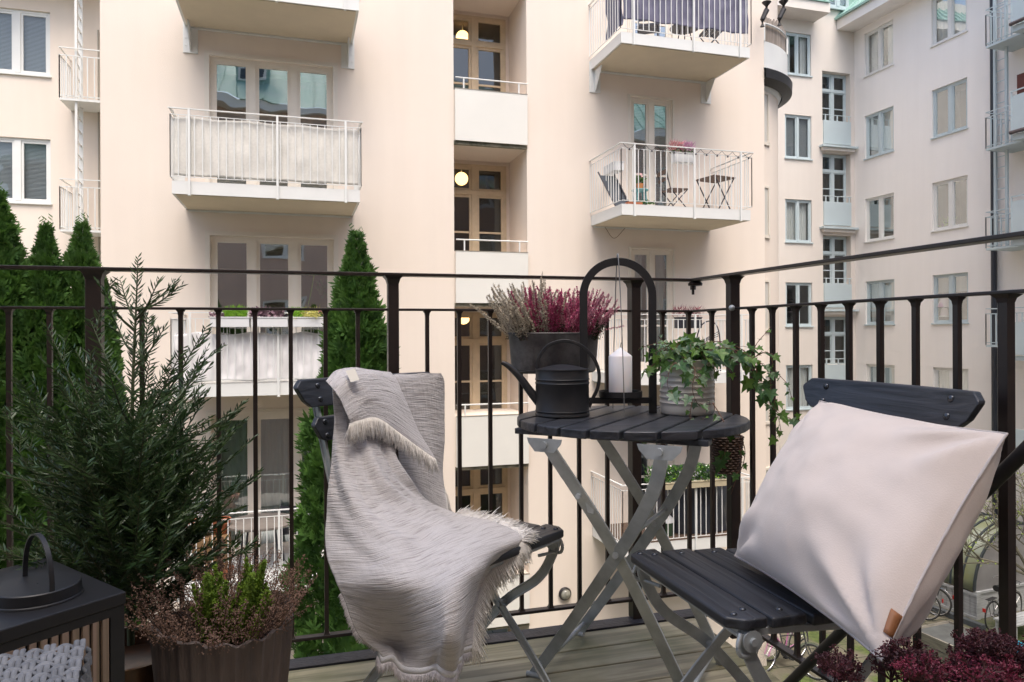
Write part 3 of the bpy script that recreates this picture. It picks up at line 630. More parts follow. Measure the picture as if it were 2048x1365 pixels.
for s in (-.165, .165):
    m_ = MB(); m_.prism([tp(-.24, s-.02, 0), tp(.24, s-.02, 0), tp(.24, s+.02, 0), tp(-.24, s+.02, 0)], (0, 0, TZ-.036), (0, 0, TZ-.022)); m_.build('cross_batten', BWOOD, tab, bevel=.002)
nw = (W(N_.x, N_.y, 0)-W(0, 0, 0)); nw.z = 0
def legbar(pts, name, parent, m=None, w=.0145, th=.0035, up=nw, lip=True):
    b = MB(); pr = [(-w, -th), (w, -th), (w, th), (-w, th)]
    if lip: pr = [(-w, -th), (w, -th), (w, th), (w-.003, th), (w-.0045, -th*.2), (-w+.0045, -th*.2), (-w+.003, th), (-w, th)]
    b.sweep(pts, pr, up); return b.build(name, m or GALV, parent, smooth=35, bevel=.0008)
A_top, A_piv, A_ft = (1093, 880, 1.622), (1235, 1108, 1.663), (1393, 1433, 1.726)
sh = Vector((.47, .883))*.30
def shiftW(p): return p+W(sh.x, sh.y, 0)-W(0, 0, 0)
LA = [at(*A_top), at(*A_piv), at(*A_ft)]; LA[0].z = .672; LA[2].z = .004
Bc = [at(1322, 888, 1.50), at(1319, 930, 1.505), at(1305, 985, 1.525), at(1272, 1050, 1.58), at(1236, 1108, 1.645), at(1150, 1235, 1.79), at(1066, 1352, 1.925)]; Bc[0].z = .675; Bc[-1].z = .004
LB_ = catmull(Bc, 5)
LAc = catmull(LA, 8)
for side, sf, off in ((0, lambda p: p, 0), (1, shiftW, 0)):
    for nm, L_, q in (('leg', LAc, -.006), ('leg', LB_, .006)):
        legbar([sf(Vector(p))+nw*q for p in L_], nm, tab)
    pv = sf(LA[1]); b = MB(); b.tube([pv-nw*.016, pv+nw*.016], .0075, 14); b.build('pivot_bolt', GALV, tab, smooth=40)
    for tpt, w_ in ((sf(LA[0]), .043), (sf(Bc[0]), .048)):
        d_ = W(T_.x, T_.y, 0)-W(0, 0, 0); d_.z = 0
        b = MB(); b.prism([tpt+d_*(-w_)+Vector((0, 0, .008)), tpt+d_*w_+Vector((0, 0, .008)), tpt+d_*(w_-.004)+Vector((0, 0, -.004)), tpt+d_*(w_*.55)+Vector((0, 0, -.022)), tpt+d_*(-w_*.55)+Vector((0, 0, -.022)), tpt+d_*(-w_+.004)+Vector((0, 0, -.004))], nw*-.0125, nw*-.010)
        b.build('bracket', GALV, tab); b = MB(); c0 = tpt+Vector((0, 0, -.006)); b.lathe([(.001, 0)], c0, 3) if 0 else None
        b.tube([c0-nw*.018, c0-nw*.010], .008, 14); b.build('bolt', GALV, tab, smooth=40)
for (a, b2, r_) in ((.80, None, .007), (1.0, None, .007)):
    pass
def lerp(a, b, t): return a+(b-a)*t
ra = lerp(LB_[-1], Bc[4], .10); b = MB(); b.tube([ra, shiftW(ra)], .0075, 12); b.build('foot_rod', GALV, tab, smooth=40)
ra = lerp(LA[2], LA[1], .12); b = MB(); b.tube([ra, shiftW(ra)], .0075, 12); b.build('foot_rod', GALV, tab, smooth=40)
ra = lerp(LA[1], Bc[3], .55); b = MB(); b.tube([ra, shiftW(ra)], .006, 12); b.build('hinge_rod', GALV, tab, smooth=40)
for p in (LA[2], shiftW(LA[2]), Bc[-1], shiftW(Bc[-1])):
    d_ = W(T_.x, T_.y, 0)-W(0, 0, 0); d_.z = 0
    b = MB(); b.tube([Vector((p.x, p.y, .006))-d_*.018, Vector((p.x, p.y, .006))+d_*.022], .007, 12, up=nw); b.build('foot', mat('grey_plastic', (.42, .44, .44), .5), tab, smooth=40)
hk = lerp(LA[0], LA[1], .56); b = MB(); b.prism([hk+Vector((0, 0, .012)), hk+Vector((.022, -.006, 0)), hk+Vector((.02, -.006, -.02)), hk+Vector((.006, 0, -.016))], nw*-.013, nw*-.004); b.build('catch', GALV, tab, bevel=.002)
b = MB(); hk = lerp(LA[0], LA[1], .47); b.tube([hk-nw*.016, hk], .006, 12); b.build('rivet', GALV, tab, smooth=40)

# ---------------------------------------------------------------- folding chairs
def slat(x0, x1, y0, y1, z0, z1, cf=0, cb=0):
    b = MB(); P = [(x0+cb, y0), (x1-cb, y0)]+([(x1, y0+cb)] if cb else [])+([(x1, y1-cf)] if cf else [(x1, y1)])+([(x1-cf*.8, y1), (x0+cf*.8, y1), (x0, y1-cf)] if cf else [(x0, y1)])+([(x0, y0+cb)] if cb else [])
    b.prism([(x, y, 0) for x, y in P], (0, 0, z0), (0, 0, z1)); return b
def make_chair(label, grp):
    t = thing('folding_chair', label, 'chair', (0, 0, 0), grp)
    for k in range(5):
        yc = .156-k*.079; e = 0 if k in (0, 4) else -.004
        s = slat(-.198-e, .198+e, yc-.034, yc+.034, .431-(.156-yc)*.06, .450-(.156-yc)*.06, .026 if k == 0 else 0, .02 if k == 4 else 0).build('seat_slat', BWOOD, t, bevel=.0045, seg=3)
        for sx in (-1, 1):
            for q in ((.172, .158) if k == 0 else (.165,)):
                b = MB(); yy = yc+(.014 if q == .172 else -.012 if k == 0 else 0); b.lathe([(.0065, .4495), (.0063, .4515), (.004, .4532), (.0001, .4535)], (sx*q, yy, -(.156-yc)*.06), 12); b.build('bolt', mat('dark_bolt', (.07, .075, .085), .25, metal=.7), s, smooth=60)
    def yb(z): return -.212-(z-.45)*.325
    for (z0, z1, hw, tw) in ((.742, .808, .231, .024), (.662, .718, .198, .012)):
        # slightly dished back slat, ends raked inward towards the bottom
        b = MB(); N = 26; cols = []
        for i in range(N+1):
            x = -hw+2*hw*i/N; e = hw-abs(x)
            zb_ = z0 if e > tw+.01 else z0+(z1-.02-z0)*(1-(e/(tw+.01)))**1.6; zt_ = z1 if e > .012 else z1-.016*(1-e/.012)**2
            cols.append((x, zb_, max(zt_, zb_+.004)))
        A = [(b.P((x, yb(q)+.45*x*x, q)), b.P((x, yb(p)+.45*x*x, p))) for x, q, p in cols]; B = [(b.P((x, yb(q)+.018+.45*x*x, q)), b.P((x, yb(p)+.018+.45*x*x, p))) for x, q, p in cols]
        for i in range(N):
            b.F(A[i][0], A[i][1], A[i+1][1], A[i+1][0]); b.F(B[i][0], B[i+1][0], B[i+1][1], B[i][1]); b.F(A[i][1], B[i][1], B[i+1][1], A[i+1][1]); b.F(A[i][0], A[i+1][0], B[i+1][0], B[i][0])
        b.F(A[0][0], B[0][0], B[0][1], A[0][1]); b.F(A[N][0], A[N][1], B[N][1], B[N][0])
        s = b.build('back_slat', BWOOD, t, bevel=.004, seg=3)
        for sx in (-1, 1):
            for dz in (.016, -.016):
                x = sx*.165; z = (z0+z1)/2+dz; yy = yb(z)+.018+.45*x*x; d = MB(Frame((x+sx*.004*(dz < 0), yy, z), (1, 0, 0), (0, 0, 1)))
                d.T = (lambda o: (lambda p: Vector((o[0]+p[0], o[1]+p[2], o[2]+p[1]))))((x, yy, z)); d.lathe([(.0075, -.0005), (.0072, .0018), (.0045, .0042), (.0001, .0046)], (0, 0, 0), 12); d.build('bolt', mat('dark_bolt'), s, smooth=60)
    for sx in (-1, 1):
        up = catmull([(sx*.165, yb(.80)+.008, .80), (sx*.165, yb(.60)+.008, .60), (sx*.165, -.192, .45), (sx*.165, -.125, .345), (sx*.165, .0, .235), (sx*.165, .125, .105), (sx*.165, .175, .035), (sx*.165, .185, .006)], 6)
        legbar(up, 'back_leg', t, w=.011, th=.003, up=(1, 0, 0))
        dn = catmull([(sx*.188, .160, .425), (sx*.188, .150, .385), (sx*.188, .105, .315), (sx*.188, .0, .235), (sx*.188, -.11, .115), (sx*.188, -.185, .04), (sx*.188, -.20, .006)], 6)
        legbar(dn, 'front_leg', t, w=.012, th=.003, up=(1, 0, 0))
        b = MB(); b.beam((sx*.174, .17, .4235), (sx*.174, -.17, .403), .018, .012); b.build('seat_rail', GALV, t, bevel=.001)
        b = MB(); b.tube([(sx*.160, 0, .235), (sx*.196, 0, .235)], .0065, 12); b.build('pivot_bolt', GALV, t, smooth=40)
        b = MB(); b.tube([(sx*.181, .150, .412), (sx*.197, .150, .412)], .018, 20); b.tube([(sx*.19, .150, .412), (sx*.202, .150, .412)], .0065, 12); b.build('hinge_plate', GALV, t, smooth=40)
    for (y, z, r_) in ((.168, .420, .0045), (.176, .014, .006), (-.19, .014, .006), (-.165, .425, .0045)):
        b = MB(); b.tube([(-.19, y, z), (.19, y, z)], r_, 10); b.build('cross_rod', GALV, t, smooth=40)
    for sx in (-1, 1):
        lp = catmull([(sx*.15, .135, .385), (sx*.185, .15, .386), (sx*.192, .17, .39), (sx*.192, .175, .405), (sx*.19, .168, .425)], 4); b = MB(); b.tube(lp, .0042, 8); b.build('wire_loop', GALV, t, smooth=60)
    return t
def place(t, xc, d, f):
    fx = W(f[0], f[1], 0)-W(0, 0, 0); t.location = W(xc, d, 0); t.rotation_euler[2] = math.atan2(-fx.x, fx.y)
ch1 = make_chair('black slatted folding chair at right, pale pillow leaning against its back', 'folding chairs beside the table'); 
ch2 = copy_tree(ch1, label='black slatted folding chair at left, mostly hidden under the grey muslin throw')
place(ch1, .479, 1.404, (-.961, -.277)); place(ch2, -.138, 1.690, (.78, -.62))
# ================================================================ THROW, PILLOW, THINGS ON THE TABLE
def surf_grid(rows, nu, nv, fn=None):
    """rows of control points -> dense bicubic grid"""
    A = [catmull(r, nu) for r in rows]; n = len(A[0]); cols = [catmull([A[j][i] for j in range(len(A))], nv) for i in range(n)]
    m = len(cols[0]); G = [[cols[i][j] for i in range(n)] for j in range(m)]
    if fn:
        H = []
        for j in range(m):
            row = []
            for i in range(n):
                a = G[j][min(n-1, i+1)]-G[j][max(0, i-1)]; b = G[min(m-1, j+1)][i]-G[max(0, j-1)][i]; nn = a.cross(b)
                nn = nn.normalized() if nn.length > 1e-9 else Vector((0, 0, 1))
                row.append(G[j][i]+nn*fn(i/(n-1), j/(m-1), i, j))
            H.append(row)
        G = H
    return G
def sheet(G, name, m, parent=None, thick=.0016, uvs=(1, 1)):
    n = len(G); k = len(G[0]); me = bpy.data.meshes.new(name); off = OFF.get(parent, Vector()) if parent else Vector()
    me.from_pydata([p-off for r in G for p in r], [], [(a*k+b, a*k+b+1, (a+1)*k+b+1, (a+1)*k+b) for a in range(n-1) for b in range(k-1)])
    uv = me.uv_layers.new(name='uv'); d = []
    for p in me.polygons:
        for v in p.vertices: d += [(v % k)/(k-1)*uvs[0], (v//k)/(n-1)*uvs[1]]
    uv.data.foreach_set('uv', d); me.materials.append(m); me.polygons.foreach_set('use_smooth', [True]*len(me.polygons))
    o = bpy.data.objects.new(name, me); col.objects.link(o); OFF[o] = off
    if parent: o.parent = parent
    if thick: q = o.modifiers.new('s', 'SOLIDIFY'); q.thickness = thick; q.offset = 0
    return o
def muslin_mat():
    m = bpy.data.materials.new('crinkled_muslin'); m.use_nodes = True; n = m.node_tree; L = n.links; b = n.nodes['Principled BSDF']; b.inputs['Roughness'].default_value = .95; b.inputs['Specular IOR Level'].default_value = .1; b.inputs['Sheen Weight'].default_value = .25
    uv = n.nodes.new('ShaderNodeUVMap'); 
    def nz(sc, det, scale, dist=0):
        mp = n.nodes.new('ShaderNodeMapping'); mp.inputs['Scale'].default_value = scale; L.new(uv.outputs[0], mp.inputs[0]); z = n.nodes.new('ShaderNodeTexNoise'); z.inputs['Scale'].default_value = sc; z.inputs['Detail'].default_value = det; z.inputs['Distortion'].default_value = dist; L.new(mp.outputs[0], z.inputs[0]); return z
    a = nz(1, 4, (7, 215, 1), .5); c = nz(1, 2, (420, 420, 1)); d = nz(1, 3, (60, 18, 1))
    rp = n.nodes.new('ShaderNodeValToRGB'); rp.color_ramp.elements[0].position = .30; rp.color_ramp.elements[1].position = .50; rp.color_ramp.elements[0].color = (.34, .31, .30, 1); rp.color_ramp.elements[1].color = (.57, .54, .53, 1); L.new(a.outputs[0], rp.inputs[0])
    mx = n.nodes.new('ShaderNodeMix'); mx.data_type = 'RGBA'; mx.blend_type = 'MULTIPLY'; mx.inputs[0].default_value = 1; mr = n.nodes.new('ShaderNodeMapRange'); mr.inputs['From Min'].default_value = .3; mr.inputs['From Max'].default_value = .7; mr.inputs['To Min'].default_value = .72; mr.inputs['To Max'].default_value = 1.15
    L.new(c.outputs[0], mr.inputs[0]); L.new(rp.outputs[0], mx.inputs[6]); L.new(mr.outputs[0], mx.inputs[7]); L.new(mx.outputs[2], b.inputs['Base Color'])
    ad = n.nodes.new('ShaderNodeMath'); ad.operation = 'ADD'; L.new(a.outputs[0], ad.inputs[0]); mu = n.nodes.new('ShaderNodeMath'); mu.operation = 'MULTIPLY'; mu.inputs[1].default_value = .25; L.new(d.outputs[0], mu.inputs[0]); L.new(mu.outputs[0], ad.inputs[1])
    bp = n.nodes.new('ShaderNodeBump'); bp.inputs['Strength'].default_value = 1; bp.inputs['Distance'].default_value = .003; L.new(ad.outputs[0], bp.inputs['Height']); L.new(bp.outputs[0], b.inputs['Normal'])
    return m
MUS = muslin_mat(); FRM = mat('cotton_fringe', (.90, .86, .81), .95, var=.12, vscale=40, spec=.1); FRG = mat('fringe_grey', (.66, .62, .63), .95, spec=.1); BAND = mat('woven_hem', (.74, .73, .74), .95, bump=.3, bscale=300, spec=.1)
def crinkle(seed, amp=.0022):
    def f(u, v, i, j):
        e = noise.noise(Vector((u*4.5+seed, v*75, seed)))*amp*.36+noise.noise(Vector((u*40, v*30+seed, 2.5)))*amp*.25
        return e+noise.noise(Vector((u*3.1+seed, v*4.0, seed+7)))*amp*2.2
    return f
thr = thing('throw_blanket', 'grey muslin throw with cream fringe draped over the left folding chair', 'blanket', W(-.158, 1.672, .46))
def rowsAt(rows): return [[at(*p) for p in r] for r in rows]
A_rows = [
 [(666, 752, 1.70), (698, 748, 1.74), (732, 748, 1.78), (762, 752, 1.80), (778, 770, 1.80)],
 [(664, 775, 1.645), (697, 776, 1.68), (728, 778, 1.71), (756, 782, 1.74), (774, 790, 1.76)],
 [(668, 835, 1.625), (700, 836, 1.645), (730, 838, 1.68), (757, 842, 1.71), (776, 850, 1.74)],
 [(664, 900, 1.60), (702, 900, 1.60), (738, 900, 1.62), (768, 900, 1.66), (788, 905, 1.70)],
 [(656, 965, 1.575), (704, 966, 1.56), (750, 964, 1.58), (786, 958, 1.63), (812, 955, 1.69)],
 [(650, 1025, 1.555), (712, 1024, 1.52), (770, 1014, 1.55), (820, 1005, 1.63), (856, 998, 1.73)],
 [(652, 1080, 1.53), (732, 1077, 1.47), (804, 1060, 1.50), (866, 1040, 1.61), (912, 1024, 1.78)],
 [(660, 1125, 1.49), (760, 1120, 1.42), (840, 1098, 1.455), (912, 1070, 1.53), (982, 1043, 1.69)],
 [(672, 1165, 1.455), (778, 1168, 1.375), (868, 1143, 1.385), (945, 1106, 1.45), (1042, 1072, 1.60)],
 [(686, 1200, 1.44), (788, 1214, 1.395), (884, 1180, 1.33), (958, 1140, 1.41), (1016, 1112, 1.57)],
 [(700, 1238, 1.43), (800, 1262, 1.43), (888, 1240, 1.30), (948, 1190, 1.42), (972, 1150, 1.545)],
 [(722, 1275, 1.43), (806, 1302, 1.46), (884, 1290, 1.30), (934, 1254, 1.40), (948, 1210, 1.50)],
 [(752, 1305, 1.44), (808, 1332, 1.42), (878, 1334, 1.35), (922, 1318, 1.40), (940, 1290, 1.46)]]
def folds(u, v, i, j):
    e = crinkle(1.3)(u, v, i, j); k = max(0, (v-.62)/.38)
    e += .010*k*math.sin(u*13.5+v*2.0+.6)+.005*k*math.sin(u*27-v*5)                      # hanging pleats over the seat edge
    g = max(0, 1-abs(v-.36)/.30); e += .006*g*math.sin((u-v*.9)*15)+.0035*g*math.sin((u-v*1.3)*31)      # slack diagonal folds down the back
    s = math.exp(-((v-.58)/.07)**2); return e+.0035*s*math.sin(u*19+v*30)
GA = surf_grid(rowsAt(A_rows), 36, 22, folds)
sheet(GA, 'throw_body', MUS, thr, uvs=(1, 1.25))
B_rows = [[(775, 752, 1.84), (812, 748, 1.89), (850, 747, 1.94), (882, 747, 1.98)],
 [(768, 770, 1.80), (815, 768, 1.86), (855, 768, 1.93), (889, 775, 1.985)],
 [(790, 860, 1.80), (830, 862, 1.85), (862, 866, 1.91), (890, 872, 1.965)],
 [(800, 930, 1.79), (838, 935, 1.84), (866, 945, 1.88), (886, 955, 1.93)],
 [(812, 985, 1.78), (846, 1000, 1.82), (872, 1016, 1.85), (896, 1030, 1.87)]]
GB = surf_grid(rowsAt(B_rows), 34, 40, crinkle(4.1)); sheet(GB, 'throw_back_layer', MUS, thr, uvs=(.45, .62))
C_rows = [[(652, 762, 1.60), (672, 742, 1.66), (705, 737, 1.70), (742, 740, 1.76), (782, 744, 1.84)],
 [(668, 778, 1.585), (690, 762, 1.62), (722, 752, 1.66), (758, 752, 1.73), (796, 762, 1.81)],
 [(684, 806, 1.58), (706, 790, 1.61), (738, 780, 1.65), (776, 782, 1.72), (812, 800, 1.795)],
 [(694, 830, 1.578), (716, 818, 1.605), (748, 812, 1.645), (788, 822, 1.71), (832, 850, 1.79)],
 [(701, 846, 1.578), (722, 840, 1.60), (756, 836, 1.64), (800, 866, 1.70), (872, 918, 1.79)]]
GC = surf_grid(rowsAt(C_rows), 34, 34, crinkle(8.7)); sheet(GC, 'throw_flap', MUS, thr, uvs=(.45, .30))
lb = MB(); o = at(703, 747, 1.665); 
q = [at(692, 742, 1.628), at(710, 737, 1.632), at(719, 760, 1.608), at(702, 765, 1.604)]
lb.prism(q, (0, 0, 0), _fw*-.003); lb.build('care_label', mat('label_cream', (.62, .58, .50), .8), thr)
def fringe(path, length, dirv, count, name, m, parent, w=.0011, jit=.3, tuft=5, seed=1, curl=.25, out=None):
    rr = random.Random(seed); b = MB(); n = len(path)
    for k in range(count):
        t = rr.random()*(n-1); i = min(n-2, int(t)); p = path[i].lerp(path[i+1], t-i); q = int(t*1.0*tuft) ; r2 = random.Random(q+seed*77)
        d = (Vector(dirv(t/(n-1))) if callable(dirv) else Vector(dirv)).normalized(); d = d+Vector((r2.uniform(-1, 1), r2.uniform(-1, 1), r2.uniform(-.3, .3)))*jit*.6+Vector((rr.uniform(-1, 1), rr.uniform(-1, 1), rr.uniform(-.5, .5)))*jit*.6
        L_ = length*rr.uniform(.55, 1.1)*r2.uniform(.8, 1.1); cv = Vector((rr.uniform(-1, 1), rr.uniform(-1, 1), rr.uniform(-1, 1)))*curl
        pts = [p]; 
        for s in range(1, 5): d = (d.normalized()+cv*.25+Vector((0, 0, -.16))); pts.append(pts[-1]+d.normalized()*L_/4)
        b.tube(pts, w, 3, scale=[1, 1, .9, .7, .3], up=(.3, .2, 1))
    return b.build(name, m, parent, smooth=180)
HEM = GA[-1]; down = (0, 0, -1)
bd = [[p for p in HEM], [p+Vector((0, 0, -.013))+_r0*-.002 for p in HEM]]; sheet(bd, 'woven_hem', BAND, thr)
fringe(bd[1], .020, lambda t: (-.25*(1-t), -.25, -1), 1500, 'fringe', FRG, thr, .0008, .35, seed=3)
LE = [r[0] for r in GA[9*22-8:]]; fringe(LE, .012, lambda t: _r0*-1+Vector((0, 0, -.6)), 420, 'fringe', FRG, thr, .0007, .35, seed=5)
RE = [r[-1] for r in GA[6*22:]]; k1 = len(RE)
fringe(RE[:52], .042, lambda t: _r0*.9+_fw*.6+Vector((0, 0, .35)), 900, 'fringe', FRM, thr, .0010, .5, seed=6, curl=.5)
fringe(RE[40:], .050, lambda t: _r0*.62+Vector((0, 0, -.85)), 1000, 'fringe', FRM, thr, .0011, .28, seed=7, curl=.3)
fringe(RE[42:], .042, lambda t: _r0*.30+Vector((0, 0, -1)), 1300, 'fringe', FRM, thr, .0011, .30, seed=8, curl=.35)
HC = GC[-1]; fringe(HC, .045, lambda t: _r0*(-.15+.35*t)+Vector((0, 0, -1)), 1300, 'fringe', FRM, thr, .0010, .26, seed=9)
BB = GB[-1]+[r[-1] for r in GB[-30:]][::-1]; fringe(BB, .04, lambda t: _r0*.35+Vector((0, 0, -1)), 700, 'fringe', FRM, thr, .0010, .35, seed=11)

# ---------------------------------------------------------------- pillow
def pillow():
    t = thing('pillow', 'large pale pink-grey square pillow leaning on the right folding chair', 'pillow', W(.49, 1.25, .45))
    m = mat('brushed_cotton', (.73, .63, .565), .95, var=.10, vscale=7, bump=.35, bscale=420, spec=.1, bdist=.001)
    m.node_tree.nodes['Principled BSDF'].inputs['Sheen Weight'].default_value = .4
    c00, c10, c11, c01 = at(1470, 1112, 1.50), at(1765, 1322, .985), at(2014, 868, 1.13), at(1640, 803, 1.60)   # far bottom, near bottom, near top, far top
    N = 60; nrm = (c10-c00).cross(c01-c00).normalized()
    if nrm.dot(CAM-c00) < 0: nrm = -nrm
    def surf(sgn, dep):
        G = []
        for j in range(N+1):
            v = j/N; row = []
            for i in range(N+1):
                u = i/N; U_, V_ = u*2-1, v*2-1
                # edges pull in between the corners
                uu = .5+U_/2*(1-.045*(1-V_*V_)); vv = .5+V_/2*(1-.045*(1-U_*U_))
                p = (c00*(1-uu)+c10*uu)*(1-vv)+(c01*(1-uu)+c11*uu)*vv
                k = max(0, (1-U_**2)*(1-V_**2)); h = dep*k**.52
                # soft dents and tension folds towards the corners
                f = noise.noise(Vector((u*2.6+sgn*3, v*2.6, 1.7)))*.016*k**.5
                for cx, cy, w_ in ((0, 0, 1.), (1, 0, 1.3), (1, 1, 1.2), (0, 1, .9)):
                    dx, dy = u-cx, v-cy; r = math.hypot(dx, dy); an = math.atan2(abs(dy), abs(dx))
                    f += .0075*w_*math.exp(-((r-.22)/.14)**2)*math.sin(an*9+cx*2+cy)+.0022*w_*math.exp(-((r-.14)/.09)**2)*math.sin(an*21+cx)
                f += .004*noise.noise(Vector((u*9, v*9, sgn)))*k**.3
                p = p+nrm*(sgn*(h)+f*(1 if k > 0 else 0)); row.append(p)
            G.append(row)
        return G
    F_ = surf(1, .100); B_ = surf(-1, .130)
    sheet(F_, 'pillow_front', m, t, 0); sheet([r[::-1] for r in B_], 'pillow_back', m, t, 0)
    ring = F_[0]+[r[-1] for r in F_[1:]]+F_[-1][::-1][1:]+[r[0] for r in F_[::-1]][1:-1]
    b = MB(); b.tube(ring, .0022, 6, closed=True); b.build('piping', mat('piping_pink', (.50, .45, .43), .9), t, smooth=60)
    # leather tab on the near side seam
    b = MB(); G_ = [[F_[q][-1].lerp(F_[q][-2], k_*.28)+nrm*(.0045 if k_ else .0030)+(F_[q][-1]-F_[q][-3]).normalized()*(.002 if k_ == 0 else 0) for k_ in (0, 2)] for q in range(5, 11)]
    b.grid(G_)
    b.build('leather_tab', mat('tan_leather', (.34, .14, .055), .5, var=.2, vscale=30), t, smooth=60, solid=.002)
pillow()

# ---------------------------------------------------------------- watering can
MBK = mat('matt_black', (.014, .014, .016), .45, var=.2, vscale=20)
c = W((1124-1024)/FPX*1.885, 1.885, TZ); 
t = thing('watering_can', 'small matt black watering can on the left side of the table', 'watering can', c); r_ = .0695
b = MB(); pr = [(.001, .001), (r_, .001), (r_+.002, .003), (r_+.002, .006), (r_, .009)]
for z in (.012, .088, .094, .108, .114): pass
pr += [(r_, .012), (r_+.0015, .0145), (r_, .017), (r_, .083), (r_+.0018, .086), (r_, .089), (r_, .093), (r_+.0018, .096), (r_, .099), (r_, .119), (r_+.0015, .1205), (r_+.0015, .1225), (r_-.0015, .123), (r_-.002, .118), (r_-.002, .02)]
b.lathe(pr, c, 56); b.build('body', MBK, t, smooth=40)
b = MB(); a0 = 0
G = []
for j in range(9):
    row = []
    for i in range(25):
        a = math.pi*i/24+rad(0); rr_ = r_*(1-j/8*.98) if 0 else r_
        x = math.cos(a)*r_; y = -math.sin(a)*r_*(1-j/8); row.append(c+_r0*x+_fw*y+Vector((0, 0, .1215+.012*math.sin(math.pi*i/24)**3*(j/8))))
    G.append(row)
b.grid(G); b.build('half_lid', MBK, t, smooth=60, solid=.0015)
hd = catmull([c+_r0*x+_fw*-.0+Vector((0, 0, z)) for x, z in ((-.064, .122), (-.060, .152), (-.034, .184), (.008, .195), (.050, .182), (.082, .150), (.096, .112), (.093, .075), (.080, .045), (.069, .022))], 8)
b = MB(); b.sweep(hd, [(-.0045, -.0025), (.0045, -.0025), (.0045, .0025), (-.0045, .0025)], _fw); b.build('handle', MBK, t, smooth=40, bevel=.001)
sp = catmull([c+_r0*x+Vector((0, 0, z)) for x, z in ((-.060, .035), (-.085, .066), (-.112, .103), (-.140, .130), (-.158, .140))], 6)
b = MB(); b.tube(sp, .0085, 12, scale=[1.5-.85*k/(len(sp)-1) for k in range(len(sp))]); b.build('spout', MBK, t, smooth=60)
b = MB(); b.beam(c+_r0*-.07+Vector((0, 0, .115)), c+_r0*-.126+Vector((0, 0, .121)), .006, .002); b.build('brace', MBK, t)

# ---------------------------------------------------------------- lantern frame with candle
c = W((1236-1024)/FPX*1.94, 1.94, TZ); t = thing('candle_holder', 'tall black arched candle holder with a round tray, on the back of the table', 'candle holder', c)
ra_ = .0925; zt = .418-ra_-.011
arch = [c+_r0*-ra_+Vector((0, 0, .0))]+[c+_r0*-ra_+Vector((0, 0, zt*k/4)) for k in range(1, 4)]+[c+_r0*(-ra_*math.cos(math.pi*k/28))+Vector((0, 0, zt+ra_*math.sin(math.pi*k/28))) for k in range(29)]+[c+_r0*ra_+Vector((0, 0, zt*k/4)) for k in (3, 2, 1, 0)]
b = MB(); b.sweep(arch, [(-.0105, -.004), (.0105, -.004), (.0105, .004), (-.0105, .004)], _fw); b.build('arch', MBK, t, smooth=30, bevel=.0008)
b = MB(); b.beam(c+_r0*-ra_+Vector((0, 0, .034)), c+_r0*ra_+Vector((0, 0, .034)), .008, .016); b.build('crossbar', MBK, t)
b = MB(); b.lathe([(.001, .042), (.054, .042), (.058, .045), (.058, .060), (.056, .060), (.055, .046), (.001, .046)], c+_r0*.006, 48); b.build('tray', MBK, t, smooth=40)
b = MB(); top = c+Vector((0, 0, .4185)); wr = [c+_fw*-.105+Vector((0, 0, .002)), c+_fw*-.085+Vector((0, 0, .14)), c+_fw*-.05+Vector((0, 0, .30)), top+_fw*-.012, top+Vector((0, 0, .001)), top+_fw*.012, c+_fw*.05+Vector((0, 0, .30)), c+_fw*.085+Vector((0, 0, .14)), c+_fw*.105+Vector((0, 0, .002))]
b.tube(catmull(wr, 6), .0013, 6); b.build('wire_hoop', mat('steel_wire', (.22, .22, .22), .4, metal=.6), t, smooth=60)
c2 = c+_r0*.006; cz = .0462
t = thing('candle', 'thick unlit white pillar candle standing in the arched holder', 'candle', c2+Vector((0, 0, cz)))
b = MB(); b.lathe([(.001, 0), (.0305, 0), (.031, .002), (.031, .106), (.0295, .1085), (.0, .131)], c2+Vector((0, 0, cz)), 44); b.build('wax', mat('white_wax', (.80, .77, .78), .5, sub=.3, var=.04, vscale=12), t, smooth=50)
b = MB(); b.tube([c2+Vector((0, 0, cz+.129)), c2+Vector((.001, 0, cz+.137)), c2+Vector((.003, 0, cz+.143))], .001, 6); b.build('wick', mat('wick', (.25, .22, .18), .9), t)
# ================================================================ PLANTS ON THE BALCONY
def floret(b, p, s, rr, el=1.4):
    d = Vector((rr.uniform(-1, 1), rr.uniform(-1, 1), rr.uniform(-.4, 1))).normalized(); a = d.orthogonal().normalized(); c = d.cross(a)
    t = b.P(p+d*s*el); i = [b.P(p+(a*math.cos(k*2.094)+c*math.sin(k*2.094))*s*.6-d*s*.2) for k in range(3)]
    b.F(t, i[0], i[1]); b.F(t, i[1], i[2]); b.F(t, i[2], i[0]); b.F(i[0], i[2], i[1])
def spike(bs, bf, base, d, L_, rr, size=.0022, dens=900, rad_=.006, start=.3, bend=.12, stem=.0009, side=True):
    """heather-like spike: thin stem plus many tiny florets hugging its upper part"""
    d = Vector(d).normalized(); cv = Vector((rr.uniform(-1, 1), rr.uniform(-1, 1), rr.uniform(-.2, .6)))*bend; pts = [Vector(base)]
    for k in range(6): d = (d+cv*.3).normalized(); pts.append(pts[-1]+d*L_/6)
    bs.tube(pts, stem, 3, scale=[1.3, 1.2, 1, .9, .8, .6, .4])
    n = int(dens*L_*(1-start))
    for k in range(n):
        t = start+(1-start)*rr.random(); q = t*6; i = min(5, int(q)); p = pts[i].lerp(pts[i+1], q-i)
        r = rad_*(1.15-t)*2*rr.random()**.6*(min(1, (t-start)*6+.3)); a = rr.uniform(0, 6.283); p = p+Vector((math.cos(a)*r, math.sin(a)*r, rr.uniform(-.003, .003)))
        floret(bf, p, size*rr.uniform(.7, 1.25), rr)
    return pts
STEM = mat('woody_stem', (.10, .06, .035), .9); STEMG = mat('green_stem', (.10, .13, .05), .8)
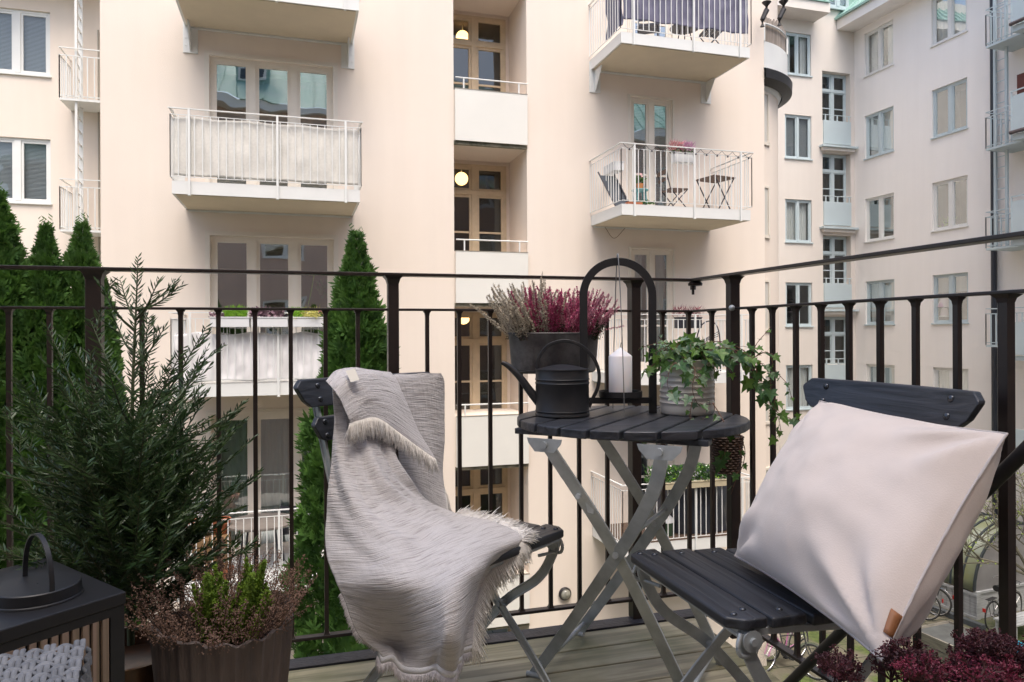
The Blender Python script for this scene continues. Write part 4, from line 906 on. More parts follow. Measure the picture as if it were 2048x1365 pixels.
HCREAM = mat('heather_cream', (.66, .58, .46), .8, var=.45, vscale=60, trans=.2); HPUR = mat('heather_magenta', (.60, .11, .24), .8, var=.45, vscale=60, trans=.2); HPINK = mat('heather_pink', (.66, .28, .36), .8, var=.4, vscale=60, trans=.2)
HGREEN = mat('heather_leaf', (.035, .055, .02), .8, var=.5, vscale=40, trans=.15)
# --- zinc trough of heather hung on the front railing
zc = W((1112-1024)/FPX*2.03, 2.03, 0); u_ = Vector((1, 0, 0)); v_ = Vector((0, 1, 0)); zc.y = YR-.105; zc.x += .028
t = thing('heather_planter', 'oval aged zinc planter of cream and magenta heather, hung on the front railing', 'planter', (zc.x, zc.y, .80))
ZINC = mat('aged_zinc', (.22, .21, .205), .55, metal=.35, var=.6, vscale=14, col2=(.06, .055, .055), bump=.2, bscale=40)
b = MB(); b.lathe([(.001, .806), (.120, .800), (.128, .806), (.137, .912), (.140, .915), (.138, .918), (.134, .915), (.121, .83), (.001, .83)], (zc.x, zc.y, 0), 64, sx=1, sy=.62); b.build('trough', ZINC, t, smooth=40)
b = MB(); b.lathe([(.001, .892), (.132, .892)], (zc.x, zc.y, 0), 40, sx=1, sy=.62); b.build('soil', mat('soil', (.02, .014, .01), 1), t)
b = MB()
for s in (-.07, .07): b.sweep([(zc.x+s, zc.y+.080, .90), (zc.x+s, YR-.014, .955), (zc.x+s, YR-.013, .998), (zc.x+s, YR+.013, .998), (zc.x+s, YR+.013, .97)], [(-.008, -.001), (.008, -.001), (.008, .001), (-.008, .001)], (1, 0, 0))
b.build('hanging_hook', ZINC, t)
for part, m_, xs, n_, lean, Ls in (('cream_heather', HCREAM, (-.125, -.0), 84, -.62, (.10, .185)), ('magenta_heather', HPUR, (-.07, .085), 110, .0, (.10, .165)), ('pink_heather', HPINK, (.01, .125), 60, .6, (.10, .165)), ('heather_leaves', HGREEN, (-.12, .12), 110, 0, (.04, .07))):
    rr = random.Random(hash(part) % 1000 if 0 else len(part)*7); bs, bf = MB(), MB()
    for k in range(n_):
        x = rr.uniform(*xs); y = rr.uniform(-.06, .06); w_ = (x-(xs[0]+xs[1])/2)/(xs[1]-xs[0])
        d = Vector((lean*rr.uniform(.1, 1.1)+w_*.6+rr.gauss(0, .12), y*6+rr.gauss(0, .15), 1)); L_ = rr.uniform(*Ls)
        sp_ = part == 'heather_leaves'
        spike(bs, bf, (zc.x+x, zc.y+y, .895), d, L_, rr, .0028 if not sp_ else .003, 1500 if not sp_ else 1300, .0062 if not sp_ else .010, .12 if not sp_ else .0, .22)
    if part == 'cream_heather':
        for (tx, tz) in ((-.20, 1.0), (-.175, 1.045), (-.13, 1.06), (-.10, 1.02), (-.155, .985), (-.05, 1.055), (-.045, 1.09)):
            p0 = Vector((zc.x-.07, zc.y-.02, .91)); p1 = Vector((zc.x+tx, zc.y-.03, tz)); spike(bs, bf, p0, (p1-p0), (p1-p0).length, rr, .0022, 1250, .0058, .2, .06)
    if part == 'pink_heather':
        for (tx, tz) in ((.205, .995), (.21, .935), (.16, 1.03), (.14, 1.045), (.19, .98)):
            p0 = Vector((zc.x+.07, zc.y-.02, .91)); p1 = Vector((zc.x+tx, zc.y-.03, tz)); spike(bs, bf, p0, (p1-p0), (p1-p0).length, rr, .0022, 1050, .005, .25, .06)
    q = bf.build(part, m_, t); bs.build('stem', STEM, q)

# --- ivy in a ribbed pot
IVY = mat('ivy_leaf', (.07, .155, .032), .36, var=.45, vscale=30, col2=(.025, .07, .022), trans=.22); IVYL = mat('ivy_leaf_light', (.14, .26, .045), .45, var=.4, vscale=30, trans=.3); IVYV = mat('ivy_leaf_grey', (.24, .34, .22), .45, var=.5, vscale=60, col2=(.06, .12, .05), trans=.2)
ic = W((1373-1024)/FPX*1.925, 1.925, TZ)
t = thing('potted_ivy', 'trailing green ivy in a ribbed off-white pot at the right side of the table', 'potted plant', ic)
pr = [(.001, .001), (.066, .001), (.069, .004)]
z = .012
while z < .125:
    pr += [(.0695, z), (.0725 if z > .02 and z < .10 else .070, z+.005), (.0695, z+.010)]; z += .0145
pr += [(.071, .140), (.073, .143), (.070, .145), (.067, .14), (.066, .12), (.001, .12)]
b = MB(); b.lathe(pr, ic, 64); b.build('pot', mat('offwhite_enamel', (.60, .555, .495), .28, var=.08, vscale=8, spec=.6), t, smooth=45)
LEAFP = [(0, 0), (.16, -.10), (.46, -.06), (.30, .22), (.52, .45), (.22, .50), (0, 1.0), (-.22, .50), (-.52, .45), (-.30, .22), (-.46, -.06), (-.16, -.10)]
def ivy_leaf(b, p, d, n, s, rr):
    d = Vector(d).normalized(); n = (Vector(n)-d*Vector(n).dot(d)); n = n.normalized() if n.length > .01 else d.orthogonal(); sd = d.cross(n); c = b.P(p+d*s*.28-n*s*.06)
    rg = [b.P(p+sd*(x*s)+d*(y*s)+n*(s*(.13*abs(x)*2-.10*max(0, y)**2+rr.uniform(-.03, .03)))) for x, y in LEAFP]
    for i in range(len(rg)): b.F(c, rg[i], rg[(i+1) % len(rg)])
ivb = {'a': MB(), 'b': MB(), 'c': MB()}; ivs = MB(); rr = random.Random(21)
def vine(pts, s0=.020, gap=.017, mix='aab', s1=None, spread=.8):
    P_ = catmull(pts, 6); ivs.tube(P_, .0011, 5, scale=[1.2-.7*k/(len(P_)-1) for k in range(len(P_))]); acc = 0; k = 0; s1 = s1 or s0*.55
    tot = sum((b_-a_).length for a_, b_ in zip(P_, P_[1:])); run = 0
    for a_, b_ in zip(P_, P_[1:]):
        L_ = (b_-a_).length; acc += L_; run += L_
        while acc > gap:
            acc -= gap*rr.uniform(.7, 1.3); k += 1; f = run/tot; dd = (b_-a_).normalized(); sd = dd.cross(Vector((0, 0, 1))); sd = sd.normalized() if sd.length > .1 else _r0.copy()
            o = (sd*(1 if k % 2 else -1)*rr.uniform(.4, 1.1)+dd*.4+Vector((rr.uniform(-1, 1), rr.uniform(-1, 1), rr.uniform(-.7, .5)))*.55).normalized()
            s = (s0+(s1-s0)*f)*rr.uniform(.75, 1.25); pe = b_+o*s*.7*spread; ivs.tube([b_, b_.lerp(pe, .5)+Vector((0, 0, .003)), pe], .0006, 3)
            nn = (Vector((0, 0, .8))-_fw*.7+Vector((rr.uniform(-1, 1), rr.uniform(-1, 1), rr.uniform(-1, 1)))*.55)
            ivy_leaf(ivb[rr.choice(mix)], pe, o+Vector((0, 0, -.55)), nn, s, rr)
ctr = ic+Vector((0, 0, .14))
for k in range(60):       # crown over the pot
    a = rr.uniform(0, 6.283); r1 = rr.uniform(.02, .055); h = rr.uniform(.01, .055); e = rr.uniform(.06, .115)
    p0 = ctr+Vector((math.cos(a)*.02, math.sin(a)*.02, -.01)); p1 = ctr+Vector((math.cos(a)*r1, math.sin(a)*r1, h)); p2 = ctr+Vector((math.cos(a)*e, math.sin(a)*e, h*.75-rr.uniform(-.01, .05)))
    vine([p0, p1, p2], .043, .025, 'aabbc')
vine([ctr, at(1405, 690, 1.90), at(1450, 685, 1.88), at(1500, 712, 1.86), at(1520, 760, 1.85), at(1545, 815, 1.84), at(1580, 838, 1.84), at(1606, 842, 1.84)], .044, .017, 'aaab', .022)
vine([ctr, at(1420, 700, 1.86), at(1470, 700, 1.84), at(1530, 735, 1.83), at(1545, 790, 1.83), at(1560, 850, 1.83), at(1562, 872, 1.83)], .042, .018, 'aab', .022)
vine([ctr, at(1430, 712, 1.87), at(1480, 722, 1.86), at(1512, 750, 1.86), at(1530, 800, 1.86)], .044, .015, 'aaab', .034)
vine([at(1500, 720, 1.87), at(1512, 690, 1.87), at(1530, 668, 1.87), at(1543, 652, 1.87)], .024, .024, 'abc', .010)
vine([at(1500, 720, 1.85), at(1535, 705, 1.85), at(1550, 740, 1.85), at(1575, 770, 1.85), at(1584, 800, 1.85)], .026, .02, 'aab', .011)
vine([ctr, at(1345, 700, 1.86), at(1320, 688, 1.85), at(1295, 692, 1.84), at(1280, 698, 1.84)], .014, .0085, 'cca', .008, .6)
vine([ctr, at(1340, 695, 1.86), at(1322, 680, 1.86), at(1316, 672, 1.86)], .013, .008, 'cca', .008, .6)
vine([ctr, at(1345, 730, 1.83), at(1335, 765, 1.81), at(1340, 790, 1.81)], .042, .026, 'aac', .034)
vine([ctr, at(1390, 740, 1.82), at(1385, 780, 1.80), at(1400, 812, 1.80), at(1430, 806, 1.80)], .032, .018, 'acc', .026)
vine([at(1385, 800, 1.80), at(1380, 835, 1.79), at(1390, 850, 1.78), at(1410, 835, 1.78)], .012, .02, 'abc', .009)
vine([at(1425, 806, 1.80), at(1440, 830, 1.76), at(1458, 862, 1.72), at(1478, 890, 1.70), at(1482, 930, 1.70), at(1470, 965, 1.71), at(1462, 990, 1.71)], .026, .04, 'ab', .018)
vine([at(1458, 862, 1.72), at(1452, 895, 1.73), at(1448, 912, 1.73)], .038, .03, 'ab', .03)
vine([at(1480, 870, 1.75), at(1490, 905, 1.75), at(1478, 945, 1.74), at(1448, 935, 1.74), at(1440, 915, 1.74)], .008, .09, 'a', .008)
o_ = ivb['a'].build('leaves', IVY, t); ivb['b'].build('light_leaves', IVYL, t); ivb['c'].build('variegated_leaves', IVYV, t); ivs.build('vine', mat('vine_stem', (.14, .07, .045), .8), t, smooth=60)

# --- small dark wicker pot hanging on the railing beyond the table edge
hp = at(1453, 905, 2.10); t = thing('hanging_basket', 'small dark brown wicker basket hung on the railing behind the table edge', 'basket', hp)
b = MB(); r0_, r1_ = .036, .045
for k in range(15):
    z = -.055+k*.0072; f = k/14; rk = r0_+(r1_-r0_)*f
    b.tube([hp+Vector((math.cos(a*.2094)*(rk+.0022*(1 if (a+k) % 2 else -1)), math.sin(a*.2094)*(rk+.0022*(1 if (a+k) % 2 else -1)), z)) for a in range(30)], .0032, 5, closed=True)
b.build('weave', mat('dark_wicker', (.085, .045, .028), .7, var=.4, vscale=60), t, smooth=60)
b = MB(); b.lathe([(.001, -.055), (.033, -.055), (.042, .045), (.038, .045), (.001, .02)], hp, 24); b.build('liner', mat('liner_dark', (.02, .015, .012), .9), t)
b = MB(); b.sweep([hp+Vector((0, .03, .04)), hp+Vector((0, .06, .09)), hp+Vector((0, .075, .13))], [(-.004, -.001), (.004, -.001), (.004, .001), (-.004, .001)], (1, 0, 0)); b.build('hook', BLACKM, t)

# --- yew shrub in a brown pot, left
YEW = mat('yew_needle', (.020, .050, .015), .42, var=.5, vscale=14, col2=(.050, .095, .020), trans=.12); YST = mat('yew_stem', (.055, .07, .03), .8)
yb_ = at(262, 1262, 1.46); t = thing('yew_shrub', 'tall loose dark green yew shrub in front of the railing at left', 'shrub', (yb_.x, yb_.y, 0))
nb, sb_ = MB(), MB(); rr = random.Random(5)
def needles(P_, nl=.025, gap=.0050, w=.0016, f0=.0):
    tot = len(P_)-1; acc = 0; k = 0
    for i, (a_, b_) in enumerate(zip(P_, P_[1:])):
        L_ = (b_-a_).length; dd = (b_-a_)/max(L_, 1e-6); s_ = dd.cross(Vector((rr.uniform(-.3, .3), rr.uniform(-.3, .3), 1))); 
        if s_.length < .1: s_ = _r0.copy()
        s_.normalize(); m_ = 0
        while m_ < L_:
            m_ += gap; k += 1; f = (i+m_/L_)/tot
            if f < f0: continue
            p = a_+dd*m_; sg = 1 if k % 2 else -1; o = (s_*sg*.9+dd*.75+Vector((rr.uniform(-1, 1), rr.uniform(-1, 1), rr.uniform(-.6, .9)))*.32).normalized(); ln = nl*rr.uniform(.75, 1.15)*(1 if f < .85 else 1-.45*(f-.85)/.15)
            wd = o.cross(_fw+Vector((rr.uniform(-1, 1), rr.uniform(-1, 1), rr.uniform(-1, 1)))*.5); 
            if wd.length < .05: continue
            wd = wd.normalized()*w; q = p+o*ln*.55+dd*ln*.04; e = p+o*ln+dd*ln*.16
            i0 = nb.P(p-wd*.4); i1 = nb.P(p+wd*.4); i2 = nb.P(q+wd); i3 = nb.P(q-wd); i4 = nb.P(e); nb.F(i0, i1, i2, i3); nb.F(i3, i2, i4)
def shoot(p0, d, L_, th=.0012, curve=.25, sub=True, f0=0, nl=.024):
    P_ = [Vector(p0)]; d = Vector(d).normalized(); g_ = Vector((rr.uniform(-1, 1), rr.uniform(-1, 1), rr.uniform(.0, 1.2)))*curve
    for k in range(7): d = (d+g_/6).normalized(); P_.append(P_[-1]+d*L_/7)
    sb_.tube(P_, th, 4, scale=[1.2-.8*k/7 for k in range(8)]); needles(P_, nl, f0=f0)
    if sub:
        n_ = int(L_/.042)
        for k in range(n_):
            f = .15+.72*(k+rr.random())/n_; q = f*7; i = min(6, int(q)); p = P_[i].lerp(P_[i+1], q-i); sd = d.cross(Vector((rr.uniform(-.6, .6), rr.uniform(-.6, .6), 1)))
            if sd.length < .1: continue
            shoot(p, d*1.0+sd.normalized()*(1 if k % 2 else -1)*rr.uniform(.5, 1.0)+Vector((0, 0, .15)), rr.uniform(.05, .12)*(1.15-f*.6), .0007, .2, False)
    return P_
trunk = [at(262, 1290, 1.46), at(258, 1130, 1.47), at(262, 950, 1.46), at(266, 760, 1.47), at(272, 620, 1.48), at(276, 518, 1.49)]
TP = catmull(trunk, 6); sb_.tube(TP, .006, 6, scale=[1.2-1.05*k/(len(TP)-1) for k in range(len(TP))]); needles(TP[16:], .022, gap=.004)
def trunk_at(y):
    return min(TP, key=lambda p: abs((CYP-FPX*((p-CAM).dot(_u))/((p-CAM).dot(_fw)))-y))
tips = [(362, 572, 620, .0), (196, 566, 660, -.05), (240, 560, 640, .03), (318, 560, 640, -.03), (225, 628, 720, .05), (330, 655, 740, 0), (412, 655, 860, -.05), (412, 720, 900, .05), (484, 806, 1000, 0), (365, 700, 850, -.1),
        (150, 700, 860, 0), (95, 655, 950, .06), (118, 760, 960, -.08), (55, 800, 1050, .05), (2, 818, 1080, .1), (10, 870, 1120, -.05), (40, 950, 1140, .05), (8, 1010, 1180, 0), (90, 880, 1040, -.1), (60, 1080, 1200, .05),
        (470, 860, 1060, .08), (435, 930, 1080, -.08), (395, 800, 960, .0), (440, 1010, 1140, .05), (400, 960, 1100, -.1), (516, 1094, 1120, -.06), (450, 1080, 1200, .06), (400, 1120, 1230, -.08), (180, 640, 800, .1), (300, 640, 760, .1),
        (180, 760, 900, .15), (340, 780, 900, .15), (130, 830, 980, -.15), (210, 720, 850, -.12), (300, 720, 860, -.12), (380, 880, 1020, .12), (100, 980, 1120, .12), (150, 920, 1080, -.18), (340, 930, 1080, -.18), (230, 830, 1000, -.2), (290, 850, 1010, -.2),
        (405, 1130, 1240, .05), (360, 1180, 1260, -.05), (110, 1120, 1230, -.1), (30, 1160, 1240, .05), (200, 1000, 1150, -.2), (280, 1000, 1160, -.22), (340, 1060, 1200, -.2), (140, 1050, 1190, -.15), (380, 1040, 1180, .1)]
for (x, y, y0, dd_) in tips:
    p0 = trunk_at(y0); D0 = (p0-CAM).dot(_fw); p1 = at(x, y, D0+dd_); v = p1-p0; L_ = v.length
    mid = p0+v*.45+Vector((0, 0, -.03*L_/.3)); C_ = catmull([p0, mid, p1], 5); sb_.tube(C_, .0028, 5, scale=[1.2-.95*k/(len(C_)-1) for k in range(len(C_))]); needles(C_[3:], .026, f0=.0)
    n_ = int(L_/(.080 if y0 < 960 else .040))
    for k in range(n_):
        f = .22+.74*(k+rr.random()*.8)/n_; q = f*(len(C_)-1); i = min(len(C_)-2, int(q)); p = C_[i].lerp(C_[i+1], q-i); dr = (C_[i+1]-C_[i]).normalized(); sd = dr.cross(Vector((rr.uniform(-.8, .8), rr.uniform(-.8, .8), 1)))
        if sd.length < .1: continue
        shoot(p, dr*.9+sd.normalized()*(1 if k % 2 else -1)*rr.uniform(.4, .9)+Vector((0, 0, .2)), rr.uniform(.04, .095)*(1.3-f*.8), .001, .25, rr.random() < .12)
for k in range(170):      # dense dark heart of the shrub
    y0 = rr.uniform(900, 1250); p0 = trunk_at(y0)+Vector((rr.uniform(-.05, .05), rr.uniform(-.05, .05), 0)); a = rr.uniform(0, 6.283)
    shoot(p0, (math.cos(a), math.sin(a), rr.uniform(.2, 1.3)), rr.uniform(.14, .27), .0016, .3, rr.random() < .55)
f_ = nb.build('needles', YEW, t); sb_.build('stem', YST, t, smooth=60)
b = MB(); pc = (yb_.x-.01, yb_.y, 0); b.lathe([(.001, .0), (.085, .0), (.115, .27), (.118, .285), (.11, .285), (.10, .25), (.001, .25)], pc, 40); b.build('pot', mat('brown_glazed_pot', (.13, .055, .02), .3, var=.75, vscale=9, col2=(.03, .018, .012), stretch=(3, 3, .5)), t, smooth=45)

# --- black lantern with slatted sides, lower left
t = thing('garden_lantern', 'square black garden lantern with slatted wooden sides and a ring handle, lower left', 'lantern', W(-.70, 1.1, 0))
e1 = Vector((-.094, -.15)).normalized(); e2 = Vector((-.144, .107)).normalized(); C0 = Vector((-.616, 1.15)); zt_ = .507; S_ = .30
def lp_(a, b2, z): q = C0+e1*a+e2*b2; return W(q.x, q.y, z)
b = MB(); b.prism([lp_(0, 0, 0), lp_(S_, 0, 0), lp_(S_, S_, 0), lp_(0, S_, 0)], (0, 0, zt_-.02), (0, 0, zt_)); b.build('top', MBK, t, bevel=.002)
b = MB(); b.prism([lp_(.004, .004, 0), lp_(S_-.004, .004, 0), lp_(S_-.004, S_-.004, 0), lp_(.004, S_-.004, 0)], (0, 0, .0), (0, 0, .02)); b.build('base', MBK, t)
for (a, b2) in ((.002, .002), (S_-.024, .002), (S_-.024, S_-.024), (.002, S_-.024)):
    b = MB(); b.prism([lp_(a, b2, 0), lp_(a+.022, b2, 0), lp_(a+.022, b2+.022, 0), lp_(a, b2+.022, 0)], (0, 0, .02), (0, 0, zt_-.0205)); b.build('corner_post', MBK, t)
SLW = wood_mat('lantern_wood', (.30, .21, .16), (.19, .14, .09), (40, 40, 1.2), .6, .3)
b = MB()
for k in range(17):
    a = .026+k*.0148
    b.prism([lp_(a, .006, 0), lp_(a+.0118, .006, 0), lp_(a+.0105, .001, 0), lp_(a+.0013, .001, 0)], (0, 0, .021), (0, 0, zt_-.034))
b.build('slatted_side', SLW, t)
b = MB(); b.prism([lp_(.02, .010, 0), lp_(S_-.02, .010, 0), lp_(S_-.02, .008, 0), lp_(.02, .008, 0)], (0, 0, .021), (0, 0, zt_-.021)); b.prism([lp_(.003, .0015, 0), lp_(S_-.003, .0015, 0), lp_(S_-.003, .008, 0), lp_(.003, .008, 0)], (0, 0, zt_-.034), (0, 0, zt_-.0205)); b.build('side_backing', MBK, t)
b = MB(); b.prism([lp_(.008, .02, 0), lp_(.010, .02, 0), lp_(.010, S_-.02, 0), lp_(.008, S_-.02, 0)], (0, 0, .021), (0, 0, zt_-.021)); b.build('side_backing', MBK, t)
kc = onZ(75, 1168, zt_+.021); b = MB(); kc2 = Vector((kc.x, kc.y, zt_))
b.lathe([(.062, .0005), (.0615, .003), (.060, .004), (.0595, .020), (.058, .0215), (.001, .0215)], kc2, 56); b.build('lid', MBK, t, smooth=40)
ha = at(50, 1150, (kc-CAM).dot(_fw)+.035); hb_ = at(104, 1176, (kc-CAM).dot(_fw)-.035); hm = (ha+hb_)/2; hv = (hb_-ha)/2; hv.z = 0; ha.z = hb_.z = zt_+.02; hm.z = zt_+.02
b = MB(); hp_ = [hm-hv*math.cos(math.pi*k/24)+Vector((0, 0, .078*math.sin(math.pi*k/24)**.85)) for k in range(25)]; sdv = hv.cross(Vector((0, 0, 1))).normalized(); b.sweep(hp_, [(-.0012, -.0035), (.0012, -.0035), (.0012, .0035), (-.0012, .0035)], sdv); b.build('ring_handle', MBK, t, smooth=40)

# --- pale grey wicker armrest in the very corner
t = thing('wicker_stool', 'pale grey woven wicker stool corner at the bottom left edge', 'stool', W(-.50, .70, 0))
WK = mat('grey_wicker', (.23, .235, .245), .6, var=.45, vscale=40, col2=(.11, .115, .125), stretch=(1, 1, 1), bump=.4, bscale=220, bdist=.001)
zw = .560; wa = onZ(172, 1283, zw); wb = onZ(-60, 1322, zw); wc_ = onZ(216, 1400, zw)
ea = (wb-wa).normalized(); eb = Vector((-ea.y, ea.x, 0)); eb = eb if eb.dot(wc_-wa) > 0 else -eb
b = MB(); pitch = .0145
rows_, cols_ = 22, 24
for i in range(cols_):          # double strands running towards the viewer
    for s in (-.0031, .0031):
        o = wa+ea*(.006+i*pitch+s); P_ = []
        for j in range(rows_*4+1):
            y = j*pitch/4; P_.append(o+eb*y+Vector((0, 0, .0030*math.cos(math.pi*(y/pitch)+(math.pi if i % 2 else 0)))))
        b.sweep(P_, [(-.0029, -.0007), (-.0015, .0007), (.0015, .0007), (.0029, -.0007)], (0, 0, 1))
for j in range(rows_):
    o = wa+eb*(.007+j*pitch); P_ = []
    for i in range(cols_*4+1):
        x = i*pitch/4; P_.append(o+ea*x+Vector((0, 0, -.0030*math.cos(math.pi*((x-.006)/pitch)+(math.pi if j % 2 else 0)))))
    b.sweep(P_, [(-.0036, -.0007), (-.002, .0008), (.002, .0008), (.0036, -.0007)], (0, 0, 1))
b.build('woven_top', WK, t, smooth=50)
b = MB(); ws = wa+Vector((0, 0, -.004))-ea*.003
for s in range(40):
    z = -.006-s*.0125; P_ = [ws+Vector((0, 0, z))+eb*(j*pitch/4)+ea*(.0025*math.cos(math.pi*j/4+(math.pi if s % 2 else 0))) for j in range(90)]
    b.sweep(P_, [(-.0007, -.0048), (.0009, -.0025), (.0009, .0025), (-.0007, .0048)], (0, 0, 1))
b.build('woven_side', WK, t, smooth=50)
b = MB(); b.prism([wa+ea*.004, wa+ea*.36, wa+ea*.36+eb*.34, wa+ea*.004+eb*.34], (0, 0, -.52), (0, 0, -.008)); b.build('frame', mat('wicker_core', (.12, .12, .125), .8), t)

# --- ribbed stone planter with faded heather
pc = at(448, 1290, 1.37); pz = .345; t = thing('ribbed_planter', 'tapered ribbed brown-grey planter with faded brown heather and bright green tufts', 'planter', (pc.x, pc.y, 0))
G = []; N = 132
for j, (r, z) in enumerate([(.085, .0), (.095, .10), (.108, .20), (.1175, .29), (.121, .335), (.1235, .345), (.119, .347), (.114, .33), (.108, .28)]):
    row = []
    for i in range(N+1):
        a = 2*math.pi*i/N; rr_ = r*1.02+(.0032*math.cos(a*33) if j < 6 else 0); zz = z*1.10+((.010*math.sin(a*2+.5)+.0035*math.cos(a*17)) if j >= 4 else 0)
        row.append(Vector((pc.x+rr_*math.cos(a), pc.y+rr_*math.sin(a), zz)))
    G.append(row)
b = MB(); b.grid(G); b.build('pot', mat('ribbed_concrete', (.15, .115, .10), .75, var=.45, vscale=7, stretch=(4, 4, .5), bump=.3, bscale=80), t, smooth=60)
b = MB(); b.lathe([(.001, .345), (.112, .345)], (pc.x, pc.y, 0), 32); b.build('soil', mat('soil'), t)
HBR = mat('heather_brown', (.13, .062, .042), .85, var=.6, vscale=70, col2=(.34, .22, .16), trans=.15); HBG = mat('heather_bright_green', (.21, .33, .03), .7, var=.45, vscale=40, trans=.3)
rr = random.Random(31); bs, bf = MB(), MB()
for k in range(190):
    a = rr.uniform(0, 6.283); r = .11*rr.random()**.5; tilt = r/.11; L_ = rr.uniform(.10, .19)*(1-.25*tilt)
    spike(bs, bf, (pc.x+math.cos(a)*r, pc.y+math.sin(a)*r, .352), (math.cos(a)*tilt*.85+rr.gauss(0, .15), math.sin(a)*tilt*.85+rr.gauss(0, .15), 1), L_, rr, .0023, 520, .009, .05, .25)
for (x, y) in ((350, 1215), (345, 1180), (365, 1130), (560, 1120), (590, 1150), (600, 1210), (330, 1240), (575, 1240), (480, 1110), (520, 1095)):
    p0 = Vector((pc.x, pc.y, .36)); p1 = at(x, y, 1.37+rr.uniform(-.08, .08)); spike(bs, bf, p0, p1-p0, (p1-p0).length, rr, .0023, 480, .008, .35, .15)
q = bf.build('brown_heather', HBR, t); bs.build('stem', STEM, q)
bs, bf = MB(), MB()
for (x, y) in ((418, 1160), (408, 1180), (428, 1170), (440, 1185), (395, 1200), (450, 1205), (503, 1148), (495, 1165), (512, 1170), (525, 1150), (530, 1185), (485, 1190), (515, 1200), (410, 1210), (432, 1220), (500, 1215), (540, 1205), (388, 1225), (470, 1220)):
    for q in range(4):
        p1 = at(x+rr.uniform(-8, 8), y-28+rr.uniform(-3, 26), 1.30+rr.uniform(-.03, .06)); p0 = Vector((pc.x+(p1.x-pc.x)*.6, pc.y+(p1.y-pc.y)*.6, .355)); spike(bs, bf, p0, p1-p0, (p1-p0).length, rr, .0046, 1900, .0055, .0, .06)
q = bf.build('green_heather', HBG, t); bs.build('stem', STEMG, q)

# --- dark red sedum, lower right (three pots on the floor)
SED = mat('sedum_red', (.10, .012, .022), .6, var=.55, vscale=30, col2=(.035, .008, .012), trans=.1); SEDP = mat('sedum_crimson', (.24, .022, .055), .6, var=.45, vscale=30, trans=.12)
rr = random.Random(77)
def sedum(label, x, y, D, wpx, hpx, m, n_heads, grp='dark red sedum pots along the right railing'):
    top = at(x, y, D); s = D/FPX; t = thing('sedum_plant', label, 'plant', (top.x, top.y, 0), grp); bs, bf = MB(), MB()
    base = Vector((top.x, top.y, max(.06, top.z-hpx*s-.05)))
    for k in range(n_heads):
        u = rr.uniform(-1, 1); v = rr.random(); e = at(x+u*wpx/2*(1-.45*v), y+hpx*(1-v)*(1 if k % 3 else .7)*abs(rr.uniform(.3, 1)), D+rr.uniform(-.06, .06))
        mid = base.lerp(e, .55)+Vector((rr.uniform(-.01, .01), rr.uniform(-.01, .01), 0)); bs.tube([base+Vector((rr.uniform(-.03, .03), rr.uniform(-.03, .03), 0)), mid, e], .0016, 4, scale=[1.3, 1, .8])
        for q in range(9):         # branching umbel, tiny fleshy buds
            a = rr.uniform(0, 6.283); el = rr.uniform(.2, 1.2); d = Vector((math.cos(a), math.sin(a), el)).normalized(); p1 = e+d*rr.uniform(.012, .026); bs.tube([e, p1], .0009, 3)
            for w_ in range(5):
                d2 = (d+Vector((rr.uniform(-1, 1), rr.uniform(-1, 1), rr.uniform(-.5, 1)))*.9).normalized(); p2 = p1+d2*rr.uniform(.005, .013); bs.tube([p1, p2], .0008, 3)
                for z_ in range(4): floret(bf, p2+Vector((rr.uniform(-1, 1), rr.uniform(-1, 1), rr.uniform(-1, 1)))*.0033, .0025, rr, 1.1)
    bf.build('flower_heads', m, t); bs.build('stem', mat('sedum_stem', (.07, .02, .02), .7), t)
    b = MB(); hz = base.z+.02; b.lathe([(.001, .005), (.05, .005), (.065, hz-.01), (.068, hz), (.06, hz), (.001, hz-.02)], (top.x, top.y, 0), 28); b.build('pot', MBK, t, smooth=45)
sedum('dark red sedum tuft at bottom right, the small leftmost clump', 1672, 1343, 1.02, 45, 50, SED, 7)
sedum('dark red sedum directly below the bottom corner of the pillow', 1805, 1318, 1.00, 95, 80, SED, 12)
sedum('crimson sedum low between the two larger dark red clumps', 1868, 1356, .96, 100, 40, SEDP, 9)
sedum('broad dark red sedum mound in the bottom right corner', 1975, 1300, .99, 150, 110, SED, 30)
sedum('bright crimson sedum at the lower right edge, in front of the broad mound', 2000, 1352, .92, 130, 50, SEDP, 14)
